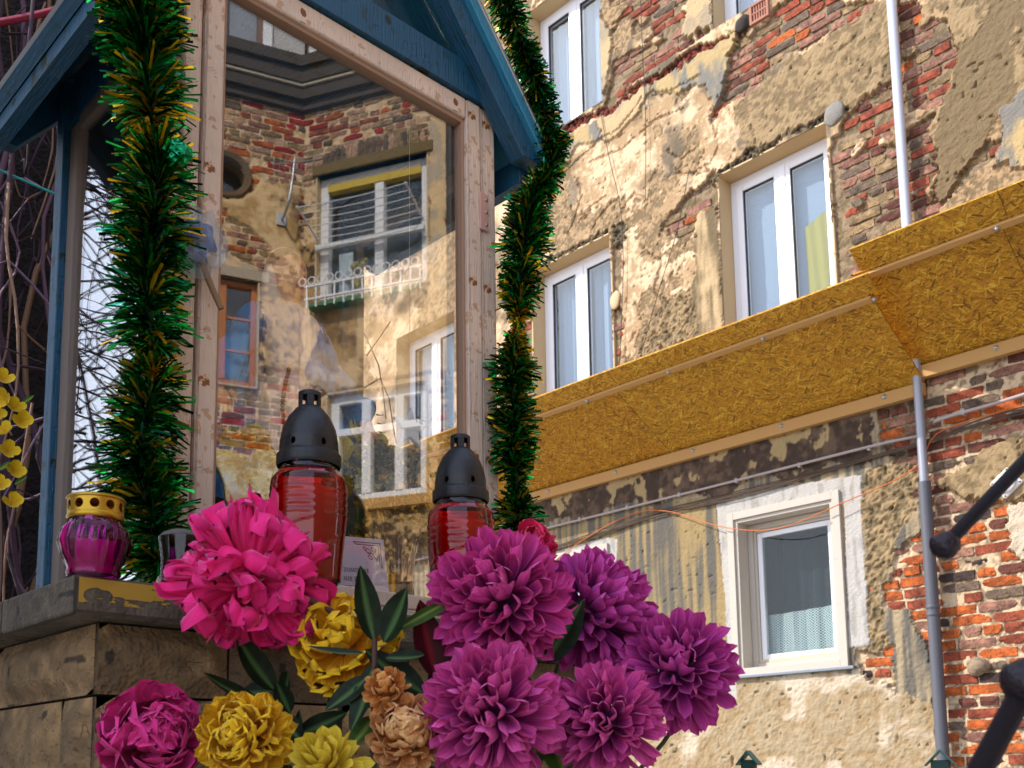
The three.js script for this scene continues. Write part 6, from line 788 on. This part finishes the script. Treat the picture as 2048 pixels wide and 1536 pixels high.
  for (const [p, l] of [[[0, 0, 0], at(-0.3, 1, 0, 0.11, 0.05, 0.3, 0.5, hex('#3a0610'), hex('#7a1420'))], [[0.01, 0, 0.01], at(0.5, 0.8, -0.1, 0.1, 0.05, -0.2, 0.5, hex('#32060e'), hex('#6a1018'))], [[0.02, 0, 0.02], at(1, 0.2, -0.2, 0.1, 0.05, 0.2)], [[0.1, 0.02, 0.1], at(0.5, 0.8, 0, 0.1, 0.05, 0.2)], [[0.1, -0.05, 0.1], at(0.3, -0.9, -0.2, 0.1, 0.05, 0.2, 0.5, MG, LV)], [[0.09, -0.08, 0.1], at(-0.4, -0.8, -0.2, 0.09, 0.045, 0.2, 0.5, MG, LV)], [[0.05, 0, 0.05], at(0.1, -1, 0, 0.12, 0.055, 0.1)], [[-0.02, -0.02, 0], at(-0.7, 0.4, 0, 0.1, 0.05, 0.3)]]) leaf(s2, V(...p), l);
  mesh('stem', tube([[0, 0.01, 0], [0, -0.1, -0.03], FOOT.clone().sub(s2.position)], 0.004, 14, 6), darkStem, s2);

  const fo = thing('foliage', 'dark green artificial foliage filling the gaps behind the bouquet blooms', 'foliage', [0.84, 1.7, -1.1]), D2 = hex('#12260e');
  for (let k = 0; k < 90; k++) { const r = rr(-0.22, 0.3, q), u = rr(-0.2, 0.05, q) - 0.12 * Math.abs(r), f = rr(0.0, 0.1, q), p = RGT.clone().multiplyScalar(r).add(V(0, u, 0)).addScaledVector(FWD, f); leaf(fo, p, at(rr(-1, 1, q), rr(-0.6, 1, q), rr(-0.6, 0.1, q), rr(0.05, 0.1, q), rr(0.03, 0.05, q), rr(-0.8, 0.8, q), 0.6, k % 4 ? DG : D2, DV)); }
  mesh('stem', tube([[0, 0, 0.0], [0, -0.2, 0], FOOT.clone().sub(fo.position)], 0.004, 10, 6), darkStem, fo);
  // yellow blossom twig at the left edge
  const tw = thing('blossom_twig', 'twig with small four-petalled yellow blossoms at the left edge of the picture', 'twig', [0.55, 2.1, -1.75]), fp = petal(0.022, 0.017, { c0: hex('#c99a06'), c1: hex('#f2d318'), cup: 0.4, curl: 0.5, tip: 1.2 });
  mesh('stem', taper([[-0.03, -0.5, 0], [0.0, -0.2, 0.01], [-0.01, 0.02, 0], [-0.02, 0.16, -0.01]], (u) => 0.0045 - 0.003 * u, 24, 6), darkStem, tw);
  for (const [x, y, z] of [[-0.012, 0.15, 0.01], [0.006, 0.105, 0.012], [0.018, 0.085, 0.016], [-0.005, 0.06, 0.016], [0.0, 0.03, 0.014], [0.01, -0.002, 0.014], [-0.01, -0.03, 0.012], [0.012, -0.055, 0.01], [-0.006, 0.12, 0.014], [-0.02, 0.09, 0.0]]) { const fx = face(rr(-0.3, 0.8, q), rr(-0.2, 0.5, q), 0.8); for (let k = 0; k < 4; k++) place(tw, 'petal', fp, petalMat, V(x, y, z), blade(around(fx, 1.15, k * 1.571 + rr(-0.2, 0.2, q)), fx)); }
  for (const [x, y] of [[0.02, 0.12], [0.015, -0.02], [-0.01, 0.0]]) leaf(tw, V(x, y, 0.005), at(0.9, 0.3, -0.2, 0.03, 0.012, 0.2, 0.4, MG, LV));
}

// ------------------------------------------------------------------ near iron rods and the fence posts at the bottom edge
{
  const iron = std('#2a2228', 0.45, { metalness: 0.5, bumpMap: rep(grainMap, 6), bumpScale: 0.002 });
  const rod = (label, a, b, r, k) => { const t = thing('iron_rod', label, 'rod', [0, 0, 0], 'dark iron rods close to the camera'); mesh('shaft', taper([a, a.clone().lerp(b, 0.5), b], () => r, 12, 12), iron, t); mesh('knob', put(lump(k, 1, 1, 1, 7, 3), a.x, a.y, a.z), iron, t); return t; };
  rod('dark iron rod with a knobbed end slanting in from the right edge', V(0.89, 1.791, -0.364), V(0.99, 1.96, -0.23), 0.0062, 0.0125);
  rod('blurred dark iron rod with a knobbed end in the bottom right corner', V(0.737, 1.655, -0.252), V(0.69, 1.53, -0.31), 0.0085, 0.0175);
  const green = std('#12413a', 0.5), cap = std('#1d6a68', 0.4);
  const post = (label, x, z, top, s) => { const t = thing('fence_post', label, 'post', [x, 0, z], 'green fence posts with pitched caps'); t.rotation.y = 0.35; mesh('shaft', bx(-s * 0.62, s * 0.62, 0, top - 0.035, -s * 0.62, s * 0.62), green, t); const g = new THREE.ExtrudeGeometry(new THREE.Shape([[-s, -0.036], [-s, -0.03], [0, 0.022], [s, -0.03], [s, -0.036], [0, 0.014]].map(([a, b]) => new THREE.Vector2(a, b))), { depth: s * 2, bevelEnabled: false }); g.rotateY(Math.PI / 2 - 0.0); g.translate(-s, top - 0.02, 0); mesh('cap', metreUV(g), cap, t); };
  post('green fence post with little pitched cap at the bottom edge below the lace window', 3.473, -2.237, 1.665, 0.042); post('green fence post with a little pitched cap at the foot of the drainpipe', 3.607, -1.543, 1.652, 0.05);
}

// every thing gets its origin at its base
for (const o of scene.children) {
  if (!(o.isGroup || (o.isMesh && o.userData.category)) || o.position.lengthSq() > 0) continue;
  const b = new THREE.Box3().setFromObject(o), p = V((b.min.x + b.max.x) / 2, b.min.y, (b.min.z + b.max.z) / 2);
  o.position.copy(p);
  if (o.isMesh) o.geometry.translate(-p.x, -p.y, -p.z); else for (const c of o.children) c.position.sub(p);
}
renderer.render(scene, camera);
